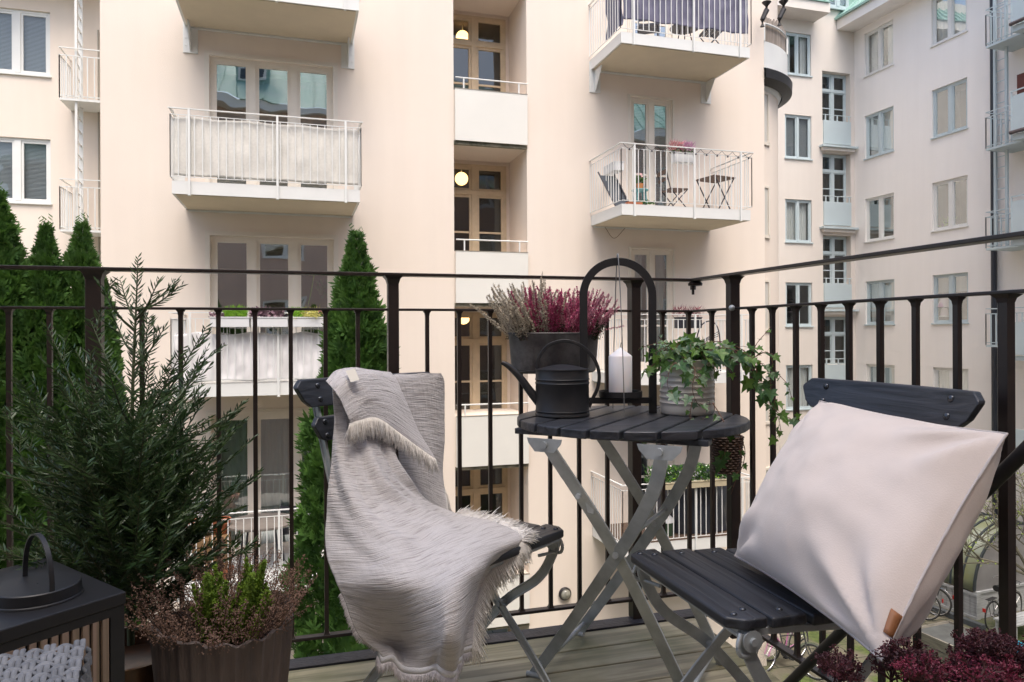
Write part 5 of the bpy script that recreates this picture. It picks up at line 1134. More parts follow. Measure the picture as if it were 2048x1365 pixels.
# ================================================================ TREES, COURTYARD AND THE NEIGHBOURS' BALCONIES
THU = mat('thuja_green', (.085, .185, .030), .6, var=.55, vscale=9, col2=(.032, .085, .022), trans=.2); BARK = mat('bark', (.10, .07, .05), .9, bump=.6, bscale=30)
def thuja_mesh(H_, RB_, seed, nclump=4200):
    """columnar thuja: upright fan sprays in clumps over the crown surface"""
    rr = random.Random(seed); b = MB()
    for k in range(nclump):
        f = rr.random()**.95; z = H_*(1-f); prof = RB_*min(1, .05+(f*H_/2.3)**.85*.95)
        a = rr.uniform(0, 6.283); lump = 1+.42*noise.noise(Vector((math.cos(a)*1.6, math.sin(a)*1.6, z*1.9+seed))); dep = rr.random()**2*.32; r = prof*lump*(1-dep)
        c = Vector((r*math.cos(a), r*math.sin(a), z)); out = Vector((math.cos(a), math.sin(a), 0)); d = (out*rr.uniform(.35, 1.0)+Vector((0, 0, rr.uniform(.5, 1.3)))+Vector((rr.uniform(-1, 1), rr.uniform(-1, 1), 0))*.35).normalized()
        s = rr.uniform(.050, .085)*(.5 if f*H_ < .25 else .75 if f*H_ < .55 else 1)*rr.choice((.8, 1, 1, 1.35)); pl = d.cross(Vector((rr.uniform(-1, 1), rr.uniform(-1, 1), rr.uniform(-.4, .4)))).normalized()
        for j in range(7):
            an = (j-3)*.36+rr.uniform(-.12, .12); dd = (d*math.cos(an)+pl*math.sin(an)); o = c+d*s*.32*(j % 3)*.5; L_ = s*(1-.09*abs(j-3)); w_ = dd.cross(d.cross(pl)).normalized()*s*.10
            if w_.length < 1e-5: continue
            i = [b.P(o-w_*.5), b.P(o+w_*.5), b.P(o+dd*L_*.6+w_), b.P(o+dd*L_), b.P(o+dd*L_*.6-w_)]; b.F(*i)
    G = []
    for j in range(60):      # dense inner mass of the crown
        f = j/59; z = H_*f*.985+.02; g = (H_-z); prof = RB_*min(1, .05+(g/2.3)**.85*.95); row = []
        for i in range(29):
            a = 6.28318*i/28; lump = 1+.42*noise.noise(Vector((math.cos(a)*1.6, math.sin(a)*1.6, z*1.9+seed)))+.35*noise.noise(Vector((math.cos(a)*5, math.sin(a)*5, z*9))); r = prof*.56*lump*(1 if g > .25 else g/.25); row.append((r*math.cos(a), r*math.sin(a), z))
        G.append(row)
    b.grid(G)
    for k in range(26):      # pointed leader and a few loose tips
        a = rr.uniform(0, 6.283); z = H_-rr.random()*.30; o = Vector((math.cos(a)*.02, math.sin(a)*.02, z)); d = Vector((math.cos(a)*.4, math.sin(a)*.4, 1)).normalized()
        for q in range(5): p = o+d*.02*q; w_ = Vector((math.cos(a+q), math.sin(a+q), .6)).normalized(); i = [b.P(p), b.P(p+w_*.03+Vector((0, 0, .004))), b.P(p+w_*.035+Vector((0, 0, .012))), b.P(p+Vector((0, 0, .01)))]; b.F(*i)
    return b
def thuja(label, px, py, D, RB_, seed, src=None):
    tip = at(px, py, D); H_ = tip.z-GZ
    if src is None:
        t = thing('thuja_tree', label, 'tree', (0, 0, 0), 'columnar thujas beyond the railing'); b = thuja_mesh(H_, RB_, seed, 15000); b.build('crown', THU, t)
        tr = MB(); tr.tube([(0, 0, 0), (0, 0, H_*.5), (.01, 0, H_*.93)], .05, 8, scale=[1, .7, .15]); tr.build('trunk', BARK, t)
    else: t = copy_tree(src[0], label=label); t.scale = (RB_/src[2], RB_/src[2], H_/src[1]); t.rotation_euler[2] = seed
    t.location = (tip.x, tip.y, GZ); return (t, H_, RB_)
T0 = thuja('tall slim columnar thuja directly behind the draped left chair', 712, 472, 5.2, .42, 3)
T1 = thuja('thuja with its tip at the left picture edge, tallest of the left group', -6, 385, 4.9, .40, 11)
thuja('middle thuja of the left group, tip below the set-back windows', 92, 456, 5.0, .36, 2.1, T1); thuja('right-hand thuja of the left group, tip in front of the fire ladder', 163, 450, 5.15, .36, 4.0, T1)
tt_ = thuja('low thuja at the back of the left group, its top hidden behind the dark post', 205, 560, 5.35, .26, 1.2, T0)

# ---- greenhouse-roofed bicycle shed
C_ = onZ(1952, 1240, GZ); DC = (C_-CAM).dot(_fw); zt = at(1955.5, 1189, DC).z; L_ = onZ(1860, 1157, zt); R_ = onZ(2048, 1170, zt)
dL = Vector((L_.x-C_.x, L_.y-C_.y, 0)); LL = dL.length*1.5; dL.normalize(); dR = Vector((dL.y, -dL.x, 0)); dR = dR if dR.dot(Vector((R_.x-C_.x, R_.y-C_.y, 0))) > 0 else -dR; WR = 3.0; hW = zt-GZ
t = thing('bicycle_shed', 'low white boarded shed with a mossy arched plastic roof, lower right in the courtyard', 'shed', C_)
c0 = Vector((C_.x, C_.y, GZ)); SHW = wood_mat('shed_boards', (.46, .47, .47), (.30, .31, .31), (1, 1, 14), .7, .4)
b = MB(); n_ = 12
for i in range(n_):       # diagonal-looking boarded long side
    a = LL*i/n_; b.prism([c0+dL*(a+.01), c0+dL*(a+LL/n_-.01), c0+dL*(a+LL/n_-.01)+dR*.04, c0+dL*(a+.01)+dR*.04], (0, 0, .06), (0, 0, hW-.06))
b.prism([c0-dR*.02-dL*.02, c0+dL*LL-dR*.02, c0+dL*LL+dR*.05, c0+dR*.05-dL*.02], (0, 0, hW-.06), (0, 0, hW)); b.prism([c0-dR*.02-dL*.02, c0+dL*LL-dR*.02, c0+dL*LL+dR*.05, c0+dR*.05-dL*.02], (0, 0, 0), (0, 0, .06)); b.build('side_boards', SHW, t)
b = MB(); b.prism([c0, c0+dR*WR, c0+dR*WR+dL*.04, c0+dL*.04], (0, 0, 0), (0, 0, hW-.001)); b.prism([c0-dL*.03, c0+dR*WR-dL*.03, c0+dR*WR+dL*.06, c0+dL*.06], (0, 0, hW), (0, 0, hW+.05)); b.prism([c0-dL*.03, c0+dR*.12-dL*.03, c0+dR*.12, c0], (0, 0, 0), (0, 0, hW-.002)); b.build('end_boards', SHW, t)
PLY = mat('mossy_plastic', (.30, .34, .30), .4, var=.5, vscale=1.6, col2=(.24, .25, .11), trans=.35)
def arch(a, s, rad_=WR/2, k=20, h=1.45): return [c0+dL*a+dR*(rad_*(1-math.cos(math.pi*i/k)))+Vector((0, 0, hW+.05+h*math.sin(math.pi*i/k)*s)) for i in range(k+1)]
b = MB(); b.grid([arch(0.05, 1), arch(LL, 1)]); b.build('arched_roof', PLY, t, smooth=60, solid=.01)
b = MB()
for a in [0.04+LL*i/6 for i in range(7)]: b.sweep(arch(a, 1.012), [(-.03, -.02), (.03, -.02), (.03, .02), (-.03, .02)], dL)
b.build('roof_ribs', mat('dark_rib', (.035, .045, .05), .6), t)
b = MB(); A_ = arch(.03, 1); cc = b.P(c0+dR*WR/2+Vector((0, 0, hW+.05))+dL*.03); ii = [b.P(p) for p in A_]
for i, j in zip(ii, ii[1:]): b.F(cc, i, j)
b.build('end_panel', mat('end_panel_plastic', (.32, .31, .31), .5, var=.3, vscale=2, trans=.2), t)

# ---- bicycles
def bicycle(label, colr, w0, w1, src=None):
    """w0 -> w1: ground points of rear and front wheels"""
    t = thing('bicycle', label, 'bicycle', (0, 0, 0), 'bicycles parked in the courtyard'); FM = mat('bike_'+str(colr), colr, .35, spec=.6); TY = mat('tyre', (.03, .03, .03), .8); CR = mat('chrome', (.55, .55, .56), .25, metal=.8)
    for x in (0, 1.06):
        wh = MB(); wh.tube([(x+.325*math.cos(a*.1745), 0, .34+.325*math.sin(a*.1745)) for a in range(36)], .016, 6, closed=True, up=(0, 1, 0)); w_ = wh.build('wheel', TY, t, smooth=60)
        wh = MB(); wh.tube([(x+.303*math.cos(a*.1745), 0, .34+.303*math.sin(a*.1745)) for a in range(36)], .008, 6, closed=True, up=(0, 1, 0)); wh.tube([(x, -.04, .34), (x, .04, .34)], .02, 8)
        for k in range(18): a = k*.349; wh.tube([(x, .012*(-1)**k, .34), (x+.3*math.cos(a), 0, .34+.3*math.sin(a))], .0016, 3)
        wh.build('rim', CR, w_)
        wh = MB(); wh.sweep([(x+.355*math.cos(rad(q)), 0, .34+.355*math.sin(rad(q))) for q in range(20 if x else 0, 170, 10)], [(-.022, 0), (.022, 0), (.018, .006), (-.018, .006)], (0, 1, 0)); wh.build('mudguard', CR, t, smooth=60)
    f = MB()
    for a, b_, r in (((0, 0, .34), (.44, 0, .32), .010), ((.44, 0, .32), (.30, 0, .80), .014), ((.44, 0, .32), (.86, 0, .74), .016), ((.34, 0, .62), (.85, 0, .82), .012), ((0, 0, .34), (.32, 0, .70), .008), ((.83, 0, .92), (.90, 0, .62), .015), ((.90, .05, .62), (1.06, .05, .34), .010), ((.90, -.05, .62), (1.06, -.05, .34), .010), ((.90, -.05, .62), (.90, .05, .62), .01)): f.tube([a, b_], r, 8)
    f.build('frame', FM, t, smooth=60)
    f = MB(); f.tube([(.83, 0, .92), (.82, 0, 1.02)], .012, 8); f.tube(catmull([(.62, -.28, 1.02), (.74, -.24, 1.05), (.83, 0, 1.02), (.74, .24, 1.05), (.62, .28, 1.02)], 5), .011, 6); f.build('handlebar', CR, t, smooth=60)
    f = MB(); f.tube([(.17, 0, .93), (.27, 0, .945), (.42, 0, .93)], .045, 8, scale=[1.7, 1.2, .4], up=(0, 0, 1)); f.tube([(.30, 0, .78), (.28, 0, .93)], .012, 6); f.build('saddle', TY, t, smooth=60)
    f = MB(); f.tube([(.44, -.05, .32), (.44, .05, .32)], .07, 14); f.tube([(.44, .05, .32), (.54, .06, .20)], .01, 5); f.tube([(.44, -.05, .32), (.34, -.06, .44)], .01, 5); f.box(.50, .60, .05, .13, .19, .21); f.build('crank', TY, t)
    f = MB(); f.box(-.22, .12, -.05, .05, .735, .745); f.tube([(-.1, .05, .74), (0, .04, .36)], .006, 5); f.tube([(-.1, -.05, .74), (0, -.04, .36)], .006, 5); f.build('rack', TY, t)
    f = MB(); f.box(-.385, -.36, -.03, .03, .50, .58); f.build('rear_light', mat('rear_red', (.45, .02, .015), .3), t)
    if w0: d = w1-w0; t.location = (w0.x, w0.y, GZ); t.rotation_euler[2] = math.atan2(d.y, d.x)
    return t
b1 = bicycle('pink bicycle seen between the railing bars below the right chair', (.50, .17, .36), onZ(1597, 1318, GZ), onZ(1545, 1340, GZ))
def bike_at(px, py, qx, qy, label, colr): return bicycle(label, colr, onZ(px, py, GZ), onZ(qx, qy, GZ))
bike_at(1850, 1240, 1800, 1228, 'silver-wheeled bicycle with a red rear light, just right of the pillow', (.06, .07, .08)); bike_at(1872, 1232, 1822, 1220, 'dark bicycle right behind the silver-wheeled one', (.03, .03, .035))
bike_at(1985, 1262, 2035, 1240, 'black bicycle parked against the end of the white shed', (.02, .02, .022)); bike_at(1530, 1322, 1562, 1334, 'dark bicycle partly behind the pink one', (.05, .05, .055))
# ---- bench, ball, timber planter
c = onZ(2030, 1292, GZ); t = thing('garden_bench', 'weathered white slatted bench at the right picture edge', 'bench', c)
u1 = dR; v1 = dL; b = MB()
for i in range(5): b.prism([c+v1*(i*.1), c+v1*(i*.1+.085), c+v1*(i*.1+.085)+u1*1.5, c+v1*(i*.1)+u1*1.5], (0, 0, .40), (0, 0, .43))
b.build('seat', SHW, t)
for q in (.05, 1.4):
    for s in (.02, .42): b = MB(); b.prism([c+u1*q+v1*s, c+u1*(q+.06)+v1*s, c+u1*(q+.06)+v1*(s+.05), c+u1*q+v1*(s+.05)], (0, 0, 0), (0, 0, .40)); b.build('leg', SHW, t)
c = onZ(2036, 1338, GZ); t = thing('play_ball', 'bright turquoise blue ball lying on the courtyard paving at the right edge', 'ball', c); b = MB(); b.ball(c+Vector((0, 0, .27)), .27, 24, 14); b.build('ball', mat('turquoise_rubber', (.01, .32, .52), .3, var=.3, vscale=4), t, smooth=180)
b = MB(); b.tube([c+Vector((0, 0, .535)), c+Vector((0, 0, .56))], .03, 10); b.build('valve', mat('turquoise_rubber'), t)
c = onZ(1908, 1342, GZ); t = thing('timber_planter', 'tapered weathered timber planter box standing in the courtyard, right of the pillow', 'planter', c); b = MB()
A_ = [c+u1*-.38+v1*-.38, c+u1*.38+v1*-.38, c+u1*.38+v1*.38, c+u1*-.38+v1*.38]; B_ = [c+u1*-.52+v1*-.52, c+u1*.52+v1*-.52, c+u1*.52+v1*.52, c+u1*-.52+v1*.52]
for i in range(4):
    for k in range(3): f0, f1 = k/3+.012, (k+1)/3-.012; P = lambda i_, f: A_[i_ % 4].lerp(B_[i_ % 4], f)+Vector((0, 0, .75*f)); b.quad(P(i, f0), P(i+1, f0), P(i+1, f1), P(i, f1))
b.build('boards', wood_mat('grey_timber', (.24, .22, .18), (.13, .12, .10), (1, 1, 10), .8, .4), t, solid=.03)
b = MB(); b.quad(*[p+Vector((0, 0, .7)) for p in B_]); b.build('cover', mat('slate_cover', (.10, .105, .10), .8, var=.4, vscale=4), t)
kb = MB(); kb.prism([c0-dR*.5-dL*.5, c0-dR*.5+dL*8, c0-dR*.35+dL*8, c0-dR*.35-dL*.5], (0, 0, .004), (0, 0, .12)); tag(kb.build('kerb', mat('kerb_stone', (.09, .10, .105), .8, var=.3, vscale=4)), kind='structure')
# ---- bare magnolia-like shrub over the shed
rr = random.Random(4); t_ = onZ(2075, 1300, GZ); t = thing('bare_tree', 'almost bare small tree with a few yellow-green leaves, in front of the arched shed roof', 'tree', t_); bw, bl_ = MB(), MB()
def branch(p, d, L_, r, lv):
    P_ = [p]; g_ = Vector((rr.uniform(-1, 1), rr.uniform(-1, 1), rr.uniform(-.2, .5)))*.5
    for k in range(5): d = (d+g_/5+Vector((rr.uniform(-1, 1), rr.uniform(-1, 1), rr.uniform(-1, 1)))*.12).normalized(); P_.append(P_[-1]+d*L_/5)
    bw.tube(P_, r, 5, scale=[1, .92, .84, .76, .68, .6])
    if lv == 0:
        for q in range(rr.choice((0, 1, 1, 2))):
            e = P_[-1-q]; o = Vector((rr.uniform(-1, 1), rr.uniform(-1, 1), rr.uniform(-.5, .5))).normalized(); s = rr.uniform(.02, .05); w_ = o.orthogonal().normalized()*s*.5; bl_.quad(e, e+o*s*.5+w_, e+o*s, e+o*s*.5-w_)
        return
    for k in range(4 if lv > 1 else 5):
        i = rr.choice((2, 3, 4, 5)) if k else 5; nd = (d*.8+Vector((rr.uniform(-1, 1), rr.uniform(-1, 1), rr.uniform(-.5, .8)))*.8).normalized(); branch(P_[i], nd, L_*rr.uniform(.5, .75), r*.55, lv-1)
branch(t_, Vector((-.12, .0, 1)), 1.7, .06, 0); top0 = t_+Vector((-.2, 0, 1.6))
for d in ((-1, .2, .9), (-.5, .1, 1.4), (.4, .3, 1.2), (-1.2, -.1, .35), (0, -.4, 1.2), (.8, 0, .8)): branch(top0, Vector(d).normalized(), 1.15, .035, 3)
bw.build('branches', mat('grey_twig', (.13, .12, .085), .9), t); bl_.build('leaves', mat('yellow_green_leaf', (.22, .30, .04), .6, trans=.3), t)

# ---------------------------------------------------------------- things on the balconies opposite
FL2 = LEV[1]+.19; FL1 = LEV[0]+.19; FL3 = LEV[2]+.19; FL4 = LEV[3]+.19
def tuft(b, c, rx, ry, h, n, rr, w_=.012, L_=.08, up=.6):
    for k in range(n):
        p = Vector(c)+Vector((rr.uniform(-rx, rx), rr.uniform(-ry, ry), rr.uniform(0, h))); o = Vector((rr.uniform(-1, 1), rr.uniform(-1, 1), rr.uniform(-.2, 1)+up)).normalized(); s = L_*rr.uniform(.6, 1.2); q = o.orthogonal().normalized()*w_; b.quad(p-q*.3, p+o*s*.5-q, p+o*s, p+o*s*.5+q)
def flowerbox(label, x0, x1, y, z, h, boxm, plants, dep=.16, name='flower_box'):
    t = thing(name, label, 'flower box', ((x0+x1)/2, y, z)); b = MB(); b.prism([(x0+.02, y-dep/2+.01, 0), (x1-.02, y-dep/2+.01, 0), (x1-.02, y+dep/2-.01, 0), (x0+.02, y+dep/2-.01, 0)], (0, 0, z), (0, 0, z+.003)); b.box(x0, x1, y-dep/2, y+dep/2, z+.003, z+h-.015); b.box(x0-.008, x1+.008, y-dep/2-.008, y+dep/2+.008, z+h-.015, z+h); b.build('box', boxm, t, bevel=.006)
    for k, (nm, m_, a, c, hh, n, w_, L2, up) in enumerate(plants): rr = random.Random(k+int(x0*10)); b = MB(); tuft(b, ((a+c)/2, y, z+h-.01), (c-a)/2, dep*.45, hh, n, rr, w_, L2, up); b.build(nm, m_, t)
    return t
PW = mat('white_plastic', (.66, .66, .66), .5); PD = mat('anthracite_plastic', (.035, .035, .045), .5)
GRB = mat('lime_green', (.22, .42, .03), .6, var=.4, vscale=20, trans=.3); GRD = mat('mid_green', (.05, .14, .02), .6, var=.5, vscale=12, trans=.25); PUR = mat('heuchera', (.10, .05, .075), .6, var=.5, vscale=15, col2=(.22, .13, .15)); YEL = mat('yellow_grass', (.45, .42, .12), .7, trans=.2); PK = mat('pink_bloom', (.62, .22, .24), .8, var=.3, vscale=30); PK2 = mat('lilac_bloom', (.55, .25, .42), .8); WHB = mat('white_bloom', (.8, .78, .74), .7); DPK = mat('wine_heather', (.30, .06, .09), .8, var=.5, vscale=30)
x0, x1 = onY(1348, 310, 11.5).x, onY(1388, 310, 11.5).x; z = onY(1366, 326, 11.5).z
flowerbox('white box of pink and lilac heather hung inside the middle right balcony rail', x0, x1, 11.53, z, .17, PW, [('pink_flowers', PK, x0-.05, (x0+x1)/2, .17, 230, .010, .11, .9), ('lilac_flowers', PK2, (x0+x1)/2, x1, .17, 200, .010, .11, .9), ('foliage', GRD, x0-.04, x1, .07, 160, .014, .07, .2)])
flowerbox('empty white box on the left side rail of the middle right balcony', 5.40, 5.58, 12.0, LEV[1]+.86, .16, PW, [('soil', STEM, 5.42, 5.56, .01, 12, .01, .02, 0)], .5)
x0, x1 = onY(1353, 640, 11.5).x, onY(1399, 640, 11.5).x; z = onY(1376, 657, 11.5).z
flowerbox('dark grey box of wine-red heather on the lower right balcony rail', x0, x1, 11.5, z, .20, PD, [('wine_flowers', DPK, x0-.05, x1+.05, .14, 330, .008, .12, .8)])
zz = onY(550, 655, 11.45).z; xs = [onY(v, 640, 11.5).x for v in (425, 505, 580, 690)]
flowerbox('white trough with lime green tuft, leftmost on the left balcony rail', xs[0], xs[1]-.03, 11.30, zz, .15, PW, [('lime_tuft', GRB, onY(450, 640, 11.3).x, onY(492, 640, 11.3).x, .10, 420, .008, .10, .7), ('dark_leaves', PUR, xs[0], onY(448, 640, 11.3).x, .05, 60, .02, .06, .3)], .2)
flowerbox('white trough of purple leaved plants, middle of the left balcony rail', xs[1], xs[2]-.03, 11.30, zz, .15, PW, [('purple_leaves', PUR, xs[1], xs[2]-.1, .10, 190, .028, .08, .4)], .2)
flowerbox('white trough of yellow grass and green, rightmost on the left balcony rail', xs[2], xs[3]-.15, 11.30, zz, .15, PW, [('green_leaves', GRB, xs[2], xs[2]+.18, .10, 200, .014, .09, .6), ('yellow_grass', YEL, xs[2]+.18, xs[2]+.42, .08, 260, .005, .16, -.1), ('pink_flowers', PK, xs[2]+.42, xs[3]-.15, .10, 90, .012, .05, .6), ('foliage', GRD, xs[2]+.4, xs[3]-.15, .06, 90, .02, .06, .4)], .2)
x0, x1 = onY(1300, 950, 11.4).x, onY(1448, 950, 11.4).x; z = onY(1380, 968, 11.4).z
flowerbox('long timber box of green foliage and white flowers on the ground balcony rail', x0, x1, 11.36, z-.05, .12, mat('box_timber', (.42, .36, .24), .8), [('foliage', GRD, x0-.1, x1+.05, .26, 900, .022, .09, .3), ('light_foliage', GRB, x0, x1, .24, 200, .018, .07, .3), ('white_flowers', WHB, x0-.1, x1+.05, .30, 80, .022, .04, .4)], .2)
def folding_set(x, y, z, rz, mat_s, lab_t, scale=1):
    t = thing('folding_table', lab_t, 'table', (0, 0, 0)); b = MB()
    for i in range(7): b.box(-.28+i*.08, -.28+i*.08+.07, -.27, .27, .70, .715)
    b.build('top', mat_s, t)
    for s in (-.24, .24):
        for q in (-1, 1): b = MB(); b.beam((-.24*q, s, .70), (.20*q, s, .01), .022, .012); b.build('leg', PD, t)
    t.location = (x, y, z); t.rotation_euler[2] = rz; return t
BRW = mat('brown_slats', (.12, .075, .055), .6)
c = onY(1425, 412, 12.2); folding_set(c.x, 12.1, FL2, rad(12), BRW, 'small brown slatted folding table on the middle right balcony')
def small_chair(label, x, y, z, rz, ms, mf, sc=1.0):
    t = thing('folding_chair', label, 'chair', (0, 0, 0)); b = MB()
    for i in range(5): b.box(-.2, .2, -.19+i*.077, -.19+i*.077+.06, .44, .455)
    b.build('seat', ms, t); b = MB(); b.box(-.21, .21, -.27, -.255, .72, .80); b.box(-.2, .2, -.25, -.237, .60, .66); b.build('backrest', ms, t)
    for s in (-.19, .19):
        b = MB(); b.tube([(s, -.27, .84), (s, -.18, .45), (s, .22, .0)], .010, 6); b.build('leg', mf, t); b = MB(); b.tube([(s*.9, .18, .45), (s*.9, -.24, .0)], .010, 6); b.build('leg', mf, t)
    t.location = (x, y, z); t.rotation_euler[2] = rz; t.scale = (sc,)*3; return t
c = onY(1345, 412, 12.2); small_chair('dark folding chair beside the pink flowers on the middle right balcony', c.x, 12.1, FL2, rad(-95), BRW, PD)
c = onY(1222, 410, 12.0); t = thing('deck_chair', 'folded dark deck chair leaning at the left end of the middle right balcony', 'chair', (c.x, 12.0, FL2)); b = MB()
b.prism([(c.x-.02, 11.75, FL2+.02), (c.x+.28, 11.75, FL2+.02), (c.x+.10, 12.0, FL2+.62), (c.x-.20, 12.0, FL2+.62)], (0, 0, 0), (.0, .03, 0)); b.build('canvas', mat('canvas_dark', (.07, .08, .095), .8), t)
for q in (0, .30): b = MB(); b.tube([(c.x+q-.03, 11.72, FL2+.01), (c.x+q-.24, 12.02, FL2+.68)], .014, 6); b.build('frame_bar', PD, t)
c = onY(1275, 400, 12.1); t = thing('side_stool', 'small turquoise metal stool holding a flower pot, middle right balcony', 'stool', (c.x, 12.0, FL2)); b = MB(); b.lathe([(.001, .38), (.15, .38), (.155, .39), (.15, .40), (.001, .40)], (c.x, 12.0, FL2), 24); b.build('seat', mat('turquoise_paint', (.10, .28, .29), .5), t)
for a in range(4): b = MB(); b.tube([(c.x+.11*math.cos(a*1.57+.7), 12+.11*math.sin(a*1.57+.7), FL2+.38), (c.x+.14*math.cos(a*1.57+.7), 12+.14*math.sin(a*1.57+.7), FL2)], .012, 6); b.build('leg', mat('turquoise_paint'), t)
t = thing('flower_pot', 'orange pot with green leaves and pale pink blooms on the turquoise stool', 'flower pot', (c.x, 12.0, FL2+.40)); b = MB(); b.lathe([(.001, 0), (.05, 0), (.068, .11), (.062, .11), (.001, .09)], (c.x, 12.0, FL2+.40), 20); b.build('pot', mat('orange_pot', (.55, .22, .08), .6), t)
rr = random.Random(2); b = MB(); tuft(b, (c.x, 12.0, FL2+.50), .06, .06, .14, 70, rr, .022, .07, .3); b.build('leaves', GRD, t); b = MB(); tuft(b, (c.x, 12.0, FL2+.62), .05, .05, .08, 40, rr, .02, .03, .3); b.build('flowers', mat('pale_bloom', (.75, .45, .45), .8), t)
# string lights along the rail of that balcony
t = thing('string_lights', 'sagging string of small dark bulbs along the middle right balcony rail', 'string lights', (6.6, 11.3, LEV[1]+1.2)); b = MB(); bb = MB(); zr = LEV[1]+1.22
for k in range(12):
    xa, xb = 5.36+k*.215, 5.36+(k+1)*.215; P_ = [(xa+(xb-xa)*i/8, 11.315, zr-.075*math.sin(math.pi*i/8)) for i in range(9)]; b.tube(P_, .004, 4); bb.ball((xb-.1, 11.31, zr-.095), .017, 8, 6)
b.build('cable', PD, t); bb.build('bulbs', PD, t)
b = MB(); c1_ = onY(1210, 455, 12.62); c2_ = onY(1250, 457, 12.62); cm = onY(1228, 477, 12.62); b.tube(catmull([c1_, cm, c2_], 8), .006, 5); tag(b.build('hanging_cable', mat('brown_cable', (.25, .17, .10), .7)), 'thin brown cable looping below the middle right balcony', 'cable')
t = thing('low_pots', 'row of low terracotta trays with a green plant at the front left of that balcony', 'plant trays', (5.7, 11.5, FL2))
b = MB(); b.box(5.5, 5.78, 11.42, 11.54, FL2, FL2+.06); b.build('tray', mat('terracotta', (.38, .13, .06), .8), t); b = MB(); tuft(b, (5.9, 11.48, FL2+.03), .12, .05, .06, 70, rr, .02, .06, .3); b.build('leaves', GRD, t)
# upper right balcony: black furniture seen under the purple screen
small_chair('black chair half hidden behind the purple-grey screen, left on the top right balcony', 6.25, 12.1, FL1, rad(150), PD, PD)
t = thing('round_table', 'small round black table behind the purple-grey screen of the top right balcony', 'table', (6.95, 12.0, FL1)); b = MB(); b.lathe([(.001, .50), (.27, .50), (.275, .51), (.27, .52), (.001, .52)], (6.95, 12.0, FL1), 28); b.build('top', PD, t)
for a in range(3): b = MB(); b.tube([(6.95+.1*math.cos(a*2.1), 12+.1*math.sin(a*2.1), FL1+.5), (6.95+.22*math.cos(a*2.1), 12+.22*math.sin(a*2.1), FL1)], .01, 6); b.build('leg', PD, t)
small_chair('black folding chair at the right end of the top right balcony', 7.45, 11.9, FL1, rad(80), PD, PD)
# lower right balcony: curved-back chair
c = onY(1405, 700, 12.1); t = thing('bistro_chair', 'black wire chair with arched back on the lower right balcony', 'chair', (c.x, 12.0, FL3)); b = MB()
b.tube(catmull([(c.x-.22, 11.9, FL3), (c.x-.2, 12, FL3+.5), (c.x-.05, 12.05, FL3+.86), (c.x+.18, 12.05, FL3+.93), (c.x+.3, 12, FL3+.7), (c.x+.26, 11.9, FL3)], 6), .013, 6)
for q in (.2, .4, .6): b.tube([(c.x-.16+q*.1, 12, FL3+.5+q*.1), (c.x+.28, 12.0, FL3+.62+q*.2)], .009, 5)
b.build('back_frame', PD, t); b = MB(); b.lathe([(.001, .44), (.2, .44), (.2, .46), (.001, .46)], (c.x, 11.95, FL3), 20); b.build('seat', PD, t)
# ground right balcony: brown decking, tarpaulin
dk2 = MB(); dk2.box(5.39, 7.86, 11.39, F1-.02, FL4+.002, FL4+.02); dk2.build('decking', mat('brown_decking', (.13, .085, .06), .7, var=.3, vscale=6), RB[3][0])
t = thing('covered_furniture', 'furniture under a crumpled black tarpaulin on the ground balcony at right', 'tarpaulin', (7.1, 12.1, FL4)); G = []
for j in range(41):
    row = []
    for i in range(61):
        a = 2*math.pi*i/60; v = j/40; r = (.60*min(1, v*1.8)+.08*v); n_ = noise.noise(Vector((math.cos(a)*2.2, math.sin(a)*2.2, v*3)))*.16+noise.noise(Vector((math.cos(a)*6, math.sin(a)*6, v*5)))*.06
        h = 1.12-1.1*max(0, (v-.35)/.65)**1.1+.12*n_; row.append(Vector((7.12+(r+n_*v)*math.cos(a)*1.05, 12.05+(r*.78+n_*v*.6)*math.sin(a), FL4+.02+max(.01, h))))
    G.append(row)
sheet(G, 'tarpaulin', mat('black_tarp', (.022, .025, .035), .32, bump=.6, bscale=14), t, 0)
t = thing('lidded_bucket', 'small dark green bucket with a white lid on the ground balcony at right', 'bucket', (6.35, 11.7, FL4)); b = MB(); b.lathe([(.001, .02), (.12, .02), (.14, .26), (.001, .26)], (6.35, 11.7, FL4), 20); b.build('bucket', mat('dark_green', (.03, .06, .03), .6), t, smooth=40); b = MB(); b.lathe([(.15, .26), (.15, .30), (.06, .40), (.001, .42)], (6.35, 11.7, FL4), 20); b.build('lid', PW, t, smooth=60)
